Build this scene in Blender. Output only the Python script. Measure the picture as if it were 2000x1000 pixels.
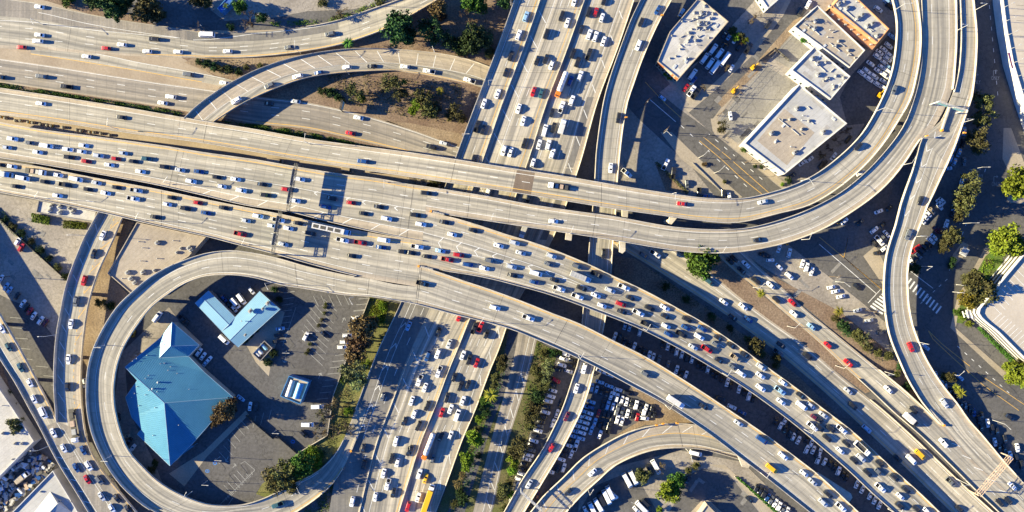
import bpy, bmesh, math, random
from mathutils import Vector
import numpy as np
R = math.radians
for o in list(bpy.data.objects): bpy.data.objects.remove(o)
sc = bpy.context.scene
C = sc.collection

# ------------------------------------------------------------------ camera, sky, sun, exposure
H = 340.0; S = 0.24                       # camera height, metres per photo pixel on the ground
cam = bpy.data.cameras.new('camera'); cam.sensor_width = 36
cam.angle = 2*math.atan(1000*S/H); cam.clip_start = 1; cam.clip_end = 6000
co = bpy.data.objects.new('camera', cam); co.location = (0, 0, H); C.objects.link(co); sc.camera = co
SUN_EL = 18.0; SUN_AZ = (-1.0, 0.065)      # where the sun stands, seen from above
w = bpy.data.worlds.new('World'); sc.world = w; w.use_nodes = True
sky = w.node_tree.nodes.new('ShaderNodeTexSky'); sky.sky_type = 'NISHITA'; sky.sun_disc = False
sky.sun_elevation = R(SUN_EL); sky.sun_rotation = math.atan2(SUN_AZ[0], SUN_AZ[1])
sky.ozone_density = 10.0; sky.air_density = 0.5; sky.dust_density = 0.0
bg = w.node_tree.nodes['Background']; bg.inputs[1].default_value = 0.115
w.node_tree.links.new(sky.outputs[0], bg.inputs[0])
sl = bpy.data.lights.new('sun', 'SUN'); sl.energy = 5.0; sl.angle = R(0.5); sl.color = (1.0, 0.875, 0.55)
so = bpy.data.objects.new('sun', sl); C.objects.link(so)
az = Vector((SUN_AZ[0], SUN_AZ[1], 0)).normalized()
so.rotation_euler = (-(az*math.cos(R(SUN_EL)) + Vector((0, 0, math.sin(R(SUN_EL)))))).to_track_quat('-Z', 'Y').to_euler()
vs = sc.view_settings; vs.view_transform = 'Standard'; vs.look = 'None'; vs.gamma = 1; vs.exposure = 1.86

# ------------------------------------------------------------------ helpers
def P(px, py, z=0.0):
    f = S*(H-z)/H
    return Vector(((px-1000)*f, (500-py)*f, z))
rnd = random.Random(7)

def material(name, col, rough=0.85, col2=None, scale=0.15, fine=0.12, metal=0.0, mode=None, spec=0.3, uv=False):
    m = bpy.data.materials.new(name); m.use_nodes = True
    nt = m.node_tree; N = nt.nodes; L = nt.links
    b = N['Principled BSDF']; b.inputs['Roughness'].default_value = rough
    b.inputs['Metallic'].default_value = metal
    b.inputs['Specular IOR Level'].default_value = spec
    tc = N.new('ShaderNodeTexCoord')
    def noise(vec, sc_, det=3, rg=0.6):
        n = N.new('ShaderNodeTexNoise'); n.inputs['Scale'].default_value = sc_
        n.inputs['Detail'].default_value = det; n.inputs['Roughness'].default_value = rg
        L.new(vec, n.inputs['Vector']); return n.outputs['Fac']
    def math_(op, a, b_=None, c_=None):
        n = N.new('ShaderNodeMath'); n.operation = op
        for i, v in enumerate((a, b_, c_)):
            if v is None: continue
            if isinstance(v, (int, float)): n.inputs[i].default_value = v
            else: L.new(v, n.inputs[i])
        return n.outputs[0]
    def ramp(v, a, b_):
        n = N.new('ShaderNodeMapRange'); n.inputs[1].default_value = a; n.inputs[2].default_value = b_
        L.new(v, n.inputs[0]); return n.outputs[0]
    def mix(f, a, b_, blend='MIX'):
        n = N.new('ShaderNodeMix'); n.data_type = 'RGBA'; n.blend_type = blend
        if isinstance(f, (int, float)): n.inputs[0].default_value = f
        else: L.new(f, n.inputs[0])
        for i, v in ((6, a), (7, b_)):
            if isinstance(v, tuple): n.inputs[i].default_value = v if len(v) == 4 else (*v, 1)
            else: L.new(v, n.inputs[i])
        return n.outputs[2]
    vec = tc.outputs['Object']
    c2 = col2 or tuple(x*0.72 for x in col)
    base = mix(ramp(noise(vec, scale, 5), 0.35, 0.65), col, c2)
    if fine:
        f = ramp(noise(vec, scale*14, 3, 0.7), 0.25, 0.75)
        base = mix(1.0, base, mix(f, (1-fine*2,)*3, (1+fine,)*3), 'MULTIPLY')
    if mode in ('deck', 'road'):
        uvn = tc.outputs['UV']
        def stretched(sx, sy):
            mp = N.new('ShaderNodeMapping'); mp.inputs['Scale'].default_value = (sx, sy, 1)
            L.new(uvn, mp.inputs['Vector']); return mp.outputs[0]
        st = ramp(noise(stretched(0.55, 0.006), 1.0, 3), 0.38, 0.62)        # oil and tyre bands run with the lanes
        base = mix(math_('MULTIPLY', st, 0.72 if mode == 'deck' else 0.4), base, (0.10, 0.10, 0.10))
        st2 = ramp(noise(stretched(2.5, 0.02), 1.0, 2), 0.5, 0.8)
        base = mix(math_('MULTIPLY', st2, 0.35), base, (0.12, 0.115, 0.11))
        pt_ = ramp(noise(stretched(0.25, 0.09), 1.0, 5, 0.7), 0.62, 0.72)          # patched and spilled areas
        base = mix(math_('MULTIPLY', pt_, 0.35), base, (0.16, 0.15, 0.14))
        sp = N.new('ShaderNodeSeparateXYZ'); L.new(uvn, sp.inputs[0])
        fl = N.new('ShaderNodeCombineXYZ')
        L.new(math_('FLOOR', math_('DIVIDE', sp.outputs[0], 3.65)), fl.inputs[0])
        L.new(math_('FLOOR', math_('DIVIDE', sp.outputs[1], 4.6)), fl.inputs[1])
        wn = N.new('ShaderNodeTexWhiteNoise'); wn.noise_dimensions = '2D'; L.new(fl.outputs[0], wn.inputs['Vector'])
        base = mix(1.0, base, mix(wn.outputs['Value'], (0.93,)*3, (1.05,)*3), 'MULTIPLY')   # slab to slab tone
        fr = math_('FRACT', math_('DIVIDE', sp.outputs[1], 4.6))
        jn = math_('LESS_THAN', fr, 0.03)
        fr2 = math_('FRACT', math_('DIVIDE', sp.outputs[0], 3.65)); jn2 = math_('LESS_THAN', fr2, 0.022)
        base = mix(math_('MULTIPLY', math_('MAXIMUM', jn, jn2), 0.45), base, (0.1, 0.095, 0.09))
    if mode == 'asphalt':
        vo = N.new('ShaderNodeTexVoronoi'); vo.feature = 'DISTANCE_TO_EDGE'; vo.inputs['Scale'].default_value = 0.11
        wv = N.new('ShaderNodeVectorMath'); wv.operation = 'ADD'
        nz = N.new('ShaderNodeTexNoise'); nz.inputs['Scale'].default_value = 0.25; L.new(vec, nz.inputs['Vector'])
        sc3 = N.new('ShaderNodeVectorMath'); sc3.operation = 'SCALE'; sc3.inputs['Scale'].default_value = 6
        L.new(nz.outputs['Color'], sc3.inputs[0]); L.new(vec, wv.inputs[0]); L.new(sc3.outputs[0], wv.inputs[1])
        L.new(wv.outputs[0], vo.inputs['Vector'])
        base = mix(math_('MULTIPLY', math_('LESS_THAN', vo.outputs['Distance'], 0.012), 0.45), base, tuple(x*0.35 for x in col))
        base = mix(math_('MULTIPLY', ramp(noise(vec, 0.6, 4), 0.58, 0.75), 0.4), base, tuple(x*0.4 for x in col))
    if mode == 'seam':                                                     # standing seams of a metal roof, pressed in the sheet
        sp = N.new('ShaderNodeSeparateXYZ'); L.new(vec, sp.inputs[0])
        q = math_('ADD', math_('MULTIPLY', sp.outputs[0], 0.7), math_('MULTIPLY', sp.outputs[1], 0.7))
        base = mix(math_('MULTIPLY', math_('LESS_THAN', math_('FRACT', math_('MULTIPLY', q, 1.4)), 0.22), 0.4), base, tuple(x*0.55 for x in col))
    if mode == 'roof':                                                     # rolled felt seams and ponding stains
        sp = N.new('ShaderNodeSeparateXYZ'); L.new(vec, sp.inputs[0])
        q = math_('ADD', math_('MULTIPLY', sp.outputs[0], 0.64), math_('MULTIPLY', sp.outputs[1], -0.77))
        base = mix(math_('MULTIPLY', math_('LESS_THAN', math_('FRACT', math_('MULTIPLY', q, 0.45)), 0.07), 0.4), base, tuple(x*0.45 for x in col))
        base = mix(math_('MULTIPLY', ramp(noise(vec, 0.35, 5, 0.7), 0.55, 0.72), 0.55), base, tuple(x*0.42 for x in col))
    if mode == 'leaf':
        oi = N.new('ShaderNodeObjectInfo')
        hs = N.new('ShaderNodeHueSaturation'); L.new(base, hs.inputs['Color'])
        L.new(math_('ADD', math_('MULTIPLY', oi.outputs['Random'], 0.6), 0.7), hs.inputs['Value'])
        L.new(math_('ADD', math_('MULTIPLY', oi.outputs['Random'], 0.06), 0.47), hs.inputs['Hue'])
        base = hs.outputs[0]
    if mode == 'paint':
        b.inputs['Coat Weight'].default_value = 0.5; b.inputs['Coat Roughness'].default_value = 0.08
    L.new(base, b.inputs['Base Color'])
    if mode in ('asphalt', 'dirt'):
        bp = N.new('ShaderNodeBump'); bp.inputs['Strength'].default_value = 0.5; bp.inputs['Distance'].default_value = 0.25 if mode == 'dirt' else 0.02
        L.new(noise(vec, 0.9 if mode == 'dirt' else 4.0, 4), bp.inputs['Height']); L.new(bp.outputs[0], b.inputs['Normal'])
    return m

M = {}
def mat(k, *a, **kw): M[k] = material(k, *a, **kw)
mat('shoulder_concrete', (0.50, 0.425, 0.325), 0.85, (0.41, 0.34, 0.25), 0.06, 0.08, mode='road')
mat('deck_concrete', (0.50, 0.455, 0.365), 0.8, (0.42, 0.38, 0.30), 0.03, 0.08, mode='deck')
mat('pale_concrete', (0.575, 0.515, 0.405), 0.8, (0.47, 0.415, 0.32), 0.05, 0.06, mode='deck')
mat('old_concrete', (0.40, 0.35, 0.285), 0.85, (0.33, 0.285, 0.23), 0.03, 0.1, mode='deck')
mat('asphalt_taupe', (0.33, 0.295, 0.25), 0.9, (0.27, 0.24, 0.205), 0.08, 0.12, mode='road')
mat('tan_concrete', (0.40, 0.325, 0.235), 0.9, (0.31, 0.245, 0.175), 0.08, 0.1)
mat('parapet_concrete', (0.60, 0.53, 0.42), 0.85, (0.40, 0.36, 0.29), 0.2, 0.16)
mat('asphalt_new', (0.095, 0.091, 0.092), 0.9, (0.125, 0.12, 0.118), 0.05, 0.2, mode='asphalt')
mat('asphalt', (0.15, 0.142, 0.133), 0.9, (0.10, 0.096, 0.092), 0.06, 0.2, mode='asphalt')
mat('asphalt_road', (0.125, 0.119, 0.113), 0.9, (0.10, 0.096, 0.092), 0.05, 0.15, mode='asphalt')
mat('lot_pale', (0.36, 0.32, 0.27), 0.9, (0.255, 0.225, 0.19), 0.06, 0.18, mode='asphalt')
mat('sidewalk', (0.38, 0.325, 0.25), 0.9, (0.31, 0.265, 0.20), 0.1, 0.12)
mat('dirt', (0.185, 0.125, 0.088), 1.0, (0.26, 0.19, 0.13), 0.09, 0.3, mode='dirt')
mat('dirt_pale', (0.33, 0.25, 0.165), 1.0, (0.22, 0.16, 0.105), 0.1, 0.25, mode='dirt')
mat('dry_grass', (0.21, 0.19, 0.075), 1.0, (0.13, 0.145, 0.04), 0.12, 0.3, mode='dirt')
mat('scrub', (0.15, 0.125, 0.065), 1.0, (0.10, 0.115, 0.035), 0.12, 0.3, mode='dirt')
mat('grass', (0.09, 0.18, 0.025), 1.0, (0.11, 0.13, 0.04), 0.3, 0.3, mode='dirt')
mat('white_line', (0.80, 0.80, 0.78), 0.7, (0.6, 0.6, 0.57), 0.5, 0.05)
mat('yellow_line', (0.72, 0.42, 0.08), 0.7, (0.55, 0.34, 0.1), 0.5, 0.05)
mat('blue_line', (0.08, 0.22, 0.55), 0.7)
mat('pale_line', (0.42, 0.42, 0.40), 0.8)
mat('asphalt_grey', (0.22, 0.205, 0.185), 0.9, (0.17, 0.16, 0.145), 0.05, 0.12, mode='road')
mat('brown_slab', (0.20, 0.155, 0.115), 0.9, (0.15, 0.115, 0.09), 0.15, 0.15)
mat('roof_bright_blue', (0.03, 0.13, 0.45), 0.6)
mat('banner_purple', (0.10, 0.02, 0.12), 0.6)
mat('garage_floor', (0.50, 0.44, 0.36), 0.8, (0.42, 0.37, 0.30), 0.05, 0.06)
mat('trim_blue', (0.35, 0.50, 0.60), 0.5)
mat('roof_paleblue', (0.22, 0.42, 0.55), 0.45, (0.19, 0.37, 0.49), 0.06, 0.03, metal=0.2, mode='seam')
mat('vault_blue', (0.16, 0.42, 0.68), 0.4)
mat('patch_grey', (0.40, 0.385, 0.36), 0.9, (0.30, 0.285, 0.27), 0.4, 0.15)
mat('skylight_grey', (0.55, 0.58, 0.60), 0.3)
mat('joint', (0.06, 0.055, 0.05), 0.9)
mat('lot_grey', (0.27, 0.255, 0.23), 0.9, (0.20, 0.19, 0.175), 0.08, 0.15, mode='asphalt')
mat('roof_white', (0.54, 0.525, 0.495), 0.8, (0.43, 0.41, 0.38), 0.1, 0.12, mode='roof')
mat('roof_tan', (0.40, 0.345, 0.275), 0.9, (0.33, 0.28, 0.225), 0.1, 0.12, mode='roof')
mat('roof_pale', (0.45, 0.445, 0.43), 0.7, (0.37, 0.365, 0.35), 0.1, 0.06, mode='roof')
mat('roof_blue', (0.075, 0.255, 0.375), 0.42, (0.06, 0.215, 0.32), 0.12, 0.06, metal=0.15, mode='seam')
mat('wall_white', (0.64, 0.62, 0.58), 0.8, None, 0.1, 0.06)
mat('wall_tan', (0.48, 0.40, 0.30), 0.85, None, 0.2, 0.08)
mat('wall_orange', (0.62, 0.16, 0.05), 0.8, None, 0.2, 0.06)
mat('wall_peach', (0.55, 0.29, 0.14), 0.8, None, 0.2, 0.06)
mat('wall_grey', (0.30, 0.28, 0.26), 0.85, None, 0.2, 0.08)
mat('wall_brick', (0.20, 0.07, 0.045), 0.9, None, 0.4, 0.2)
mat('blue_steel', (0.05, 0.20, 0.42), 0.5, None, 0.4, 0.05)
mat('unit_metal', (0.50, 0.49, 0.46), 0.6, None, 0.8, 0.1, metal=0.2)
mat('grey_metal', (0.38, 0.38, 0.37), 0.55, None, 0.8, 0.1, metal=0.4)
mat('pale_metal', (0.62, 0.60, 0.55), 0.5, None, 0.8, 0.05, metal=0.2)
mat('dark_metal', (0.10, 0.095, 0.085), 0.6, None, 0.8, 0.1, metal=0.3)
mat('rust_steel', (0.52, 0.38, 0.27), 0.7, None, 0.8, 0.1)
mat('sign_green', (0.03, 0.17, 0.10), 0.5, None, 1.0, 0.05)
mat('sign_teal', (0.22, 0.42, 0.40), 0.6, None, 1.0, 0.05)
mat('sign_orange', (0.80, 0.34, 0.04), 0.6, None, 1.0, 0.03)
mat('sign_red', (0.60, 0.03, 0.03), 0.6, None, 1.0, 0.03)
mat('tyre', (0.018, 0.018, 0.019), 0.8, None, 2.0, 0.05)
mat('car_glass', (0.012, 0.016, 0.02), 0.12, None, 1.0, 0.02, spec=0.6)
mat('glass', (0.03, 0.05, 0.06), 0.15, None, 0.5, 0.02, spec=0.6)
mat('bark', (0.13, 0.095, 0.065), 0.95, None, 1.5, 0.2)
for k, c in dict(dark=(0.038, 0.075, 0.022), olive=(0.105, 0.105, 0.034), bright=(0.17, 0.24, 0.02), green=(0.075, 0.155, 0.022),
                 brown=(0.165, 0.115, 0.05), pale=(0.17, 0.20, 0.08), yellow=(0.20, 0.19, 0.02), straw=(0.19, 0.15, 0.06)).items():
    mat('leaf_'+k, c, 0.8, tuple(x*0.6 for x in c), 0.5, 0.25, mode='leaf', spec=0.15)
PAINT = dict(w=('white', (0.80, 0.80, 0.80)), s=('silver', (0.50, 0.52, 0.54)), g=('grey', (0.13, 0.14, 0.15)), k=('black', (0.02, 0.021, 0.024)),
             b=('blue', (0.016, 0.065, 0.21)), r=('red', (0.42, 0.015, 0.02)), y=('yellow', (0.78, 0.42, 0.015)), n=('tan', (0.36, 0.29, 0.20)),
             m=('maroon', (0.10, 0.012, 0.03)), l=('pale blue', (0.28, 0.45, 0.62)), t=('dark teal', (0.035, 0.10, 0.12)), o=('orange', (0.75, 0.20, 0.02)))
for k, (n, c) in PAINT.items(): mat('paint_'+k, c, 0.3, tuple(x*0.94 for x in c), 0.3, 0.0, mode='paint', spec=0.5)

class MB:
    def __init__(s): s.v = []; s.f = []; s.m = []; s.uv = []
    def face(s, pts, mi=0, uv=None):
        i = len(s.v); s.v.extend([tuple(p) for p in pts]); s.f.append(tuple(range(i, i+len(pts)))); s.m.append(mi)
        s.uv.append(uv or [(p[0], p[1]) for p in pts])
    def box(s, a, b, mi=0):
        x0, y0, z0 = a; x1, y1, z1 = b
        q = [(x0, y0, z0), (x1, y0, z0), (x1, y1, z0), (x0, y1, z0), (x0, y0, z1), (x1, y0, z1), (x1, y1, z1), (x0, y1, z1)]
        for f in ((3, 2, 1, 0), (4, 5, 6, 7), (0, 1, 5, 4), (1, 2, 6, 5), (2, 3, 7, 6), (3, 0, 4, 7)): s.face([q[k] for k in f], mi)
    def prism(s, pts, z0, z1, mi=0, cap=True):
        n = len(pts); ar = sum(pts[i][0]*pts[(i+1) % n][1]-pts[(i+1) % n][0]*pts[i][1] for i in range(n))
        if ar < 0: pts = pts[::-1]
        for i in range(n):
            a, b = pts[i], pts[(i+1) % n]
            s.face([(a[0], a[1], z0), (b[0], b[1], z0), (b[0], b[1], z1), (a[0], a[1], z1)], mi)
        if cap: s.face([(p[0], p[1], z1) for p in pts], mi)
    def bar(s, a, b, w_, mi=0, n=6):
        a, b = Vector(a), Vector(b); d = (b-a); L_ = d.length
        if L_ < 1e-6: return
        d /= L_; u = d.orthogonal().normalized(); v = d.cross(u)
        if isinstance(w_, (int, float)): w_ = (w_, w_)
        ra = [a+(u*math.cos(2*math.pi*i/n)+v*math.sin(2*math.pi*i/n))*w_[0] for i in range(n)]
        rb = [b+(u*math.cos(2*math.pi*i/n)+v*math.sin(2*math.pi*i/n))*w_[1] for i in range(n)]
        for i in range(n): s.face([ra[i], ra[(i+1) % n], rb[(i+1) % n], rb[i]], mi)
        s.face(rb, mi); s.face(ra[::-1], mi)
    def mesh(s, name, mats, smooth=False):
        me = bpy.data.meshes.new(name); me.from_pydata(s.v, [], s.f)
        for m in mats: me.materials.append(M[m] if isinstance(m, str) else m)
        if s.f:
            me.polygons.foreach_set('material_index', s.m)
            uvl = me.uv_layers.new(name='UVMap'); flat = [c for q in s.uv for p in q for c in p]
            uvl.data.foreach_set('uv', flat)
            if smooth: me.polygons.foreach_set('use_smooth', [True]*len(s.f))
        me.update(); return me
    def obj(s, name, mats, parent=None, smooth=False):
        if isinstance(mats, str): mats = [mats]
        return link(name, s.mesh(name, mats, smooth), parent)
def link(name, data, parent=None, loc=None, rz=None):
    o = bpy.data.objects.new(name, data); C.objects.link(o)
    if parent is not None: o.parent = parent
    if loc is not None: o.location = loc
    if rz is not None: o.rotation_euler = (0, 0, rz)
    return o
def struct(o, label=None):
    o['kind'] = 'structure'
    if label: o['label'] = label
    return o
def thing(name, label, cat, loc=(0, 0, 0), rz=0, group=None):
    o = link(name, None, None, loc, rz); o.empty_display_size = 0.5
    o['label'] = label; o['category'] = cat
    if group: o['group'] = group
    return o
def tag(o, label, cat, group=None):
    o['label'] = label; o['category'] = cat
    if group: o['group'] = group
    return o
ORD = 'first second third fourth fifth sixth seventh eighth ninth tenth eleventh twelfth thirteenth fourteenth fifteenth sixteenth seventeenth eighteenth nineteenth twentieth'.split()
def ordinal(n):
    if n < 20: return ORD[n]
    tens = {2: 'twenty', 3: 'thirty', 4: 'forty', 5: 'fifty', 6: 'sixty'}
    t, u = divmod(n+1, 10)
    return tens[t]+'-'+ORD[u-1] if u else {3: 'thirtieth', 4: 'fortieth', 5: 'fiftieth', 6: 'sixtieth'}[t]
def label_all(items):
    """items: dicts with o, desc, place, x, y; writes a label that singles each one out"""
    by = {}
    for it in items: by.setdefault(it['place'], []).append(it)
    used = set()
    for place, L_ in by.items():
        cnt = {}
        for it in L_: cnt.setdefault(it['desc'], []).append(it)
        horiz = (max(i['x'] for i in L_)-min(i['x'] for i in L_)) >= (max(i['y'] for i in L_)-min(i['y'] for i in L_))
        for d, same in cnt.items():
            same.sort(key=lambda i: i['x'] if horiz else i['y'])
            for k, it in enumerate(same):
                if len(same) == 1: lab = d+' '+place
                else:
                    lab = None
                    uq = [j for j in L_ if len(cnt[j['desc']]) == 1 and math.hypot(j['x']-it['x'], j['y']-it['y']) < 42]
                    uq.sort(key=lambda j: math.hypot(j['x']-it['x'], j['y']-it['y']))
                    for j in uq:
                        dx, dy = it['x']-j['x'], it['y']-j['y']
                        rel = ('just right of' if dx > 0 else 'just left of') if abs(dx) > abs(dy) else ('just below' if dy > 0 else 'just above')
                        cand = f"{d} {rel} the {j['desc']} {place}"
                        twins = [q for q in same if q is not it and math.hypot(j['x']-q['x'], j['y']-q['y']) < 80]
                        if cand not in used and not twins and len(cand.split()) <= 16: lab = cand; break
                    if lab is None:
                        end = ('left' if horiz else 'top')
                        if k > len(same)/2: k2 = len(same)-1-k; end = 'right' if horiz else 'bottom'
                        else: k2 = k
                        lab = (f"{ordinal(k2)} {d} from the {end} {place}" if k2 else f"{ {'left':'leftmost','right':'rightmost','top':'topmost','bottom':'lowest'}[end]} {d} {place}")
                used.add(lab); it['o']['label'] = lab

def catmull(pts, per):
    pts = [np.array(p, float) for p in pts]; out = []; idx = []
    n = len(pts)
    for i in range(n-1):
        p0 = pts[max(i-1, 0)]; p1 = pts[i]; p2 = pts[i+1]; p3 = pts[min(i+2, n-1)]
        L_ = math.hypot(*(p2[:2]-p1[:2])); k = max(1, int(L_/per))
        m1 = (p2-p0)*0.5; m2 = (p3-p1)*0.5
        l0 = math.hypot(*(p1[:2]-p0[:2])) or L_; l2 = math.hypot(*(p3[:2]-p2[:2])) or L_
        m1 = m1*min(1, 2*L_/(l0+L_)); m2 = m2*min(1, 2*L_/(l2+L_))
        for j in range(k):
            t = j/k; t2 = t*t; t3 = t2*t
            out.append((2*t3-3*t2+1)*p1+(t3-2*t2+t)*m1+(-2*t3+3*t2)*p2+(t3-t2)*m2); idx.append(i+t)
    out.append(pts[-1]); idx.append(n-1.0)
    return out, idx
# ------------------------------------------------------------------ ground sheets
NPATCH = [0]
def zsheet(k): return 0.02*k
def ground_patch(name, pts, m, level, label=None, kind='structure'):
    NPATCH[0] += 1; z = zsheet(level)+.0005*NPATCH[0]-.01; me = bpy.data.meshes.new(name); bm = bmesh.new()
    f = bm.faces.new([bm.verts.new(P(x, y, z)) for x, y in pts]); bmesh.ops.triangulate(bm, faces=[f]); bmesh.ops.recalc_face_normals(bm, faces=bm.faces)
    for q in bm.faces:
        if q.normal.z < 0: q.normal_flip()
    bm.to_mesh(me); bm.free(); me.materials.append(M[m]); o = link(name, me); o['kind'] = kind
    if label: o['label'] = label
    return o
mb = MB(); mb.face([(-2600, -2600, -0.02), (2600, -2600, -0.02), (2600, 2600, -0.02), (-2600, 2600, -0.02)])
struct(mb.obj('ground', 'asphalt'), 'worn dark ground between and under the freeways')

GP = ground_patch
# north-west: road shoulders, dirt, embankments
GP('ground_dirt', [(-30, -30), (130, -30), (330, 60), (600, 62), (760, 25), (830, -30), (1010, -30), (900, 330), (700, 300), (-30, 200)], 'dirt', 1)
GP('paved_shoulder', [(-30, -30), (95, 3), (170, 26), (250, 42), (340, 54), (400, 59), (470, 60), (540, 58), (600, 52), (600, 80), (400, 110), (350, 110), (440, 160), (420, 180), (200, 150), (-30, 118)], 'tan_concrete', 2)
GP('service_road', [(395, 0), (830, -40), (790, -2), (690, 18), (600, 22), (540, 34), (420, 42), (400, 20)], 'lot_pale', 2)
GP('street', [(310, -30), (400, -30), (412, 20), (446, 46), (400, 52), (345, 36), (322, 12)], 'asphalt', 2)
GP('bank_pale', [(735, 235), (800, 240), (905, 262), (898, 292), (865, 282), (800, 252), (730, 226)], 'dirt_pale', 2)
GP('bank_pale', [(380, 112), (480, 112), (580, 104), (690, 84), (700, 96), (620, 104), (540, 122), (480, 148), (430, 150), (360, 122)], 'dirt_pale', 3)
# left: yards and lots
GP('yard_paving', [(-30, 375), (130, 400), (240, 428), (205, 500), (172, 600), (165, 800), (110, 830), (-30, 600)], 'lot_pale', 1)
GP('parking_lot', [(-30, 560), (20, 586), (60, 600), (110, 664), (112, 820), (60, 800), (-30, 690)], 'asphalt_new', 2)
GP('ground_dirt', [(206, 500), (240, 428), (262, 434), (212, 536), (250, 575), (230, 600), (184, 680), (165, 800), (160, 700), (172, 600)], 'dirt_pale', 2)
GP('yard_ground', [(-30, 860), (65, 865), (110, 905), (30, 1010), (-30, 1010)], 'asphalt_new', 2)
GP('verge', [(0, 700), (20, 760), (66, 868), (70, 890), (50, 860), (-20, 740)], 'dirt', 3)
# inside the loop ramp
GP('parking_lot', [(296, 600), (360, 550), (440, 536), (560, 560), (722, 580), (700, 640), (650, 770), (640, 850), (582, 884), (505, 955), (490, 985), (400, 985), (276, 915), (222, 800), (222, 740), (240, 680)], 'asphalt_new', 1)
GP('parking_lot', [(236, 690), (330, 600), (360, 640), (300, 690), (245, 720), (250, 800), (300, 900), (320, 950), (240, 870), (224, 780)], 'lot_pale', 2)
GP('planted_bank', [(722, 580), (790, 596), (770, 640), (694, 800), (668, 868), (620, 922), (520, 972), (500, 965), (512, 945), (585, 890), (640, 850), (652, 770), (700, 640)], 'dry_grass', 2)
GP('footpath', [(480, 672), (546, 605), (556, 610), (530, 705), (525, 735), (500, 708)], 'sidewalk', 2)
GP('footpath', [(398, 882), (480, 802), (486, 810), (404, 892), (360, 950), (330, 925)], 'sidewalk', 2)
# north-east blocks
GP('yard_paving', [(1225, 200), (1265, 200), (1350, 130), (1480, 30), (1540, -30), (1760, -30), (1760, 60), (1740, 150), (1650, 310), (1530, 372), (1440, 395), (1200, 372)], 'lot_pale', 1)
GP('parking_lot', [(1340, 150), (1425, 50), (1465, 80), (1400, 180), (1355, 172)], 'asphalt_new', 2)
GP('parking_lot', [(1660, 150), (1742, 60), (1760, 100), (1735, 180), (1700, 240), (1655, 245), (1640, 190)], 'asphalt', 2)
GP('street', [(1225, 150), (1262, 160), (1330, 215), (1395, 262), (1545, 384), (1460, 400), (1310, 290), (1245, 230), (1215, 195)], 'asphalt_road', 3)
GP('side_street', [(1345, 220), (1395, 178), (1470, 108), (1530, 30), (1560, -30), (1605, -30), (1575, 22), (1500, 108), (1425, 188), (1388, 238), (1395, 264)], 'asphalt', 3)
GP('pavement', [(1338, 212), (1390, 166), (1462, 100), (1522, 24), (1552, -30), (1560, -30), (1530, 30), (1470, 108), (1395, 178), (1345, 220)], 'sidewalk', 4)
GP('pavement', [(1394, 242), (1428, 196), (1502, 114), (1580, 24), (1610, -30), (1605, -30), (1575, 22), (1500, 108), (1425, 188), (1388, 238)], 'sidewalk', 4)
GP('parking_lot', [(1402, 238), (1432, 200), (1496, 128), (1560, 168), (1458, 288), (1420, 268)], 'lot_grey', 3)
GP('yard', [(1506, 112), (1550, 66), (1596, 96), (1546, 136)], 'lot_grey', 3)
GP('parking_lot', [(1430, 50), (1475, 0), (1520, 20), (1465, 92), (1448, 78)], 'lot_pale', 3)
GP('trench_dirt', [(1400, 200), (1470, 130), (1550, 40), (1570, 30), (1560, 50), (1490, 130), (1410, 210)], 'dirt_pale', 4)
GP('pavement', [(1318, 175), (1340, 165), (1370, 195), (1355, 212)], 'sidewalk', 4)
GP('pavement', [(1388, 232), (1400, 230), (1420, 262), (1460, 300), (1545, 366), (1536, 374), (1440, 296), (1392, 256)], 'sidewalk', 4)
GP('pavement', [(1290, 258), (1312, 258), (1360, 305), (1450, 385), (1430, 390), (1330, 310)], 'sidewalk', 4)
GP('lot_dark', [(1330, 300), (1345, 300), (1420, 375), (1440, 392), (1400, 388)], 'asphalt', 2)
GP('verge', [(1280, 320), (1345, 380), (1300, 372)], 'dirt', 3)
GP('pavement', [(1300, 110), (1340, 170), (1322, 180), (1285, 135)], 'sidewalk', 3)
# east: boulevard, crossing, south-east street
GP('boulevard', [(1905, -30), (1945, -30), (1965, 120), (1998, 210), (2040, 320), (2040, 340), (1960, 350), (1945, 430), (1892, 570), (1868, 640), (2040, 830), (2040, 900), (1860, 720), (1800, 680), (1760, 600), (1760, 540), (1870, 450), (1896, 330), (1912, 150)], 'asphalt_road', 2)
GP('street', [(1530, 452), (1606, 462), (1700, 552), (1790, 640), (1762, 640), (1690, 592), (1600, 512), (1530, 470)], 'asphalt_road', 3)
GP('parking_lot', [(1600, 450), (1700, 380), (1770, 330), (1740, 470), (1728, 560), (1690, 510), (1640, 480)], 'asphalt', 3)
GP('parking_lot', [(1500, 480), (1540, 478), (1680, 588), (1730, 630), (1740, 700), (1680, 650), (1520, 540), (1440, 490)], 'lot_pale', 2)
GP('pavement', [(1960, 250), (1975, 250), (2005, 330), (1975, 345), (1958, 310)], 'sidewalk', 3)
GP('pavement', [(2000, 340), (1962, 365), (1968, 395), (2010, 400)], 'sidewalk', 4)
GP('pavement', [(1926, 480), (1936, 450), (1950, 475), (1905, 560), (1880, 590), (1866, 640), (1985, 745), (1975, 752), (1856, 640), (1870, 580)], 'sidewalk', 3)
GP('pavement', [(1686, 500), (1710, 480), (1740, 540), (1728, 562)], 'sidewalk', 4)
GP('verge', [(1925, 500), (1950, 480), (1960, 510), (1900, 600), (1880, 632), (1868, 630), (1876, 590)], 'grass', 4)
GP('ground_dirt', [(1390, 500), (1405, 500), (1470, 560), (1600, 668), (1700, 765), (1690, 768), (1600, 700), (1460, 596), (1390, 535)], 'dirt', 3)
GP('bank', [(1460, 498), (1520, 545), (1640, 608), (1740, 690), (1770, 740), (1800, 785), (1728, 728), (1600, 622), (1540, 572)], 'dirt', 3)
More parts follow.
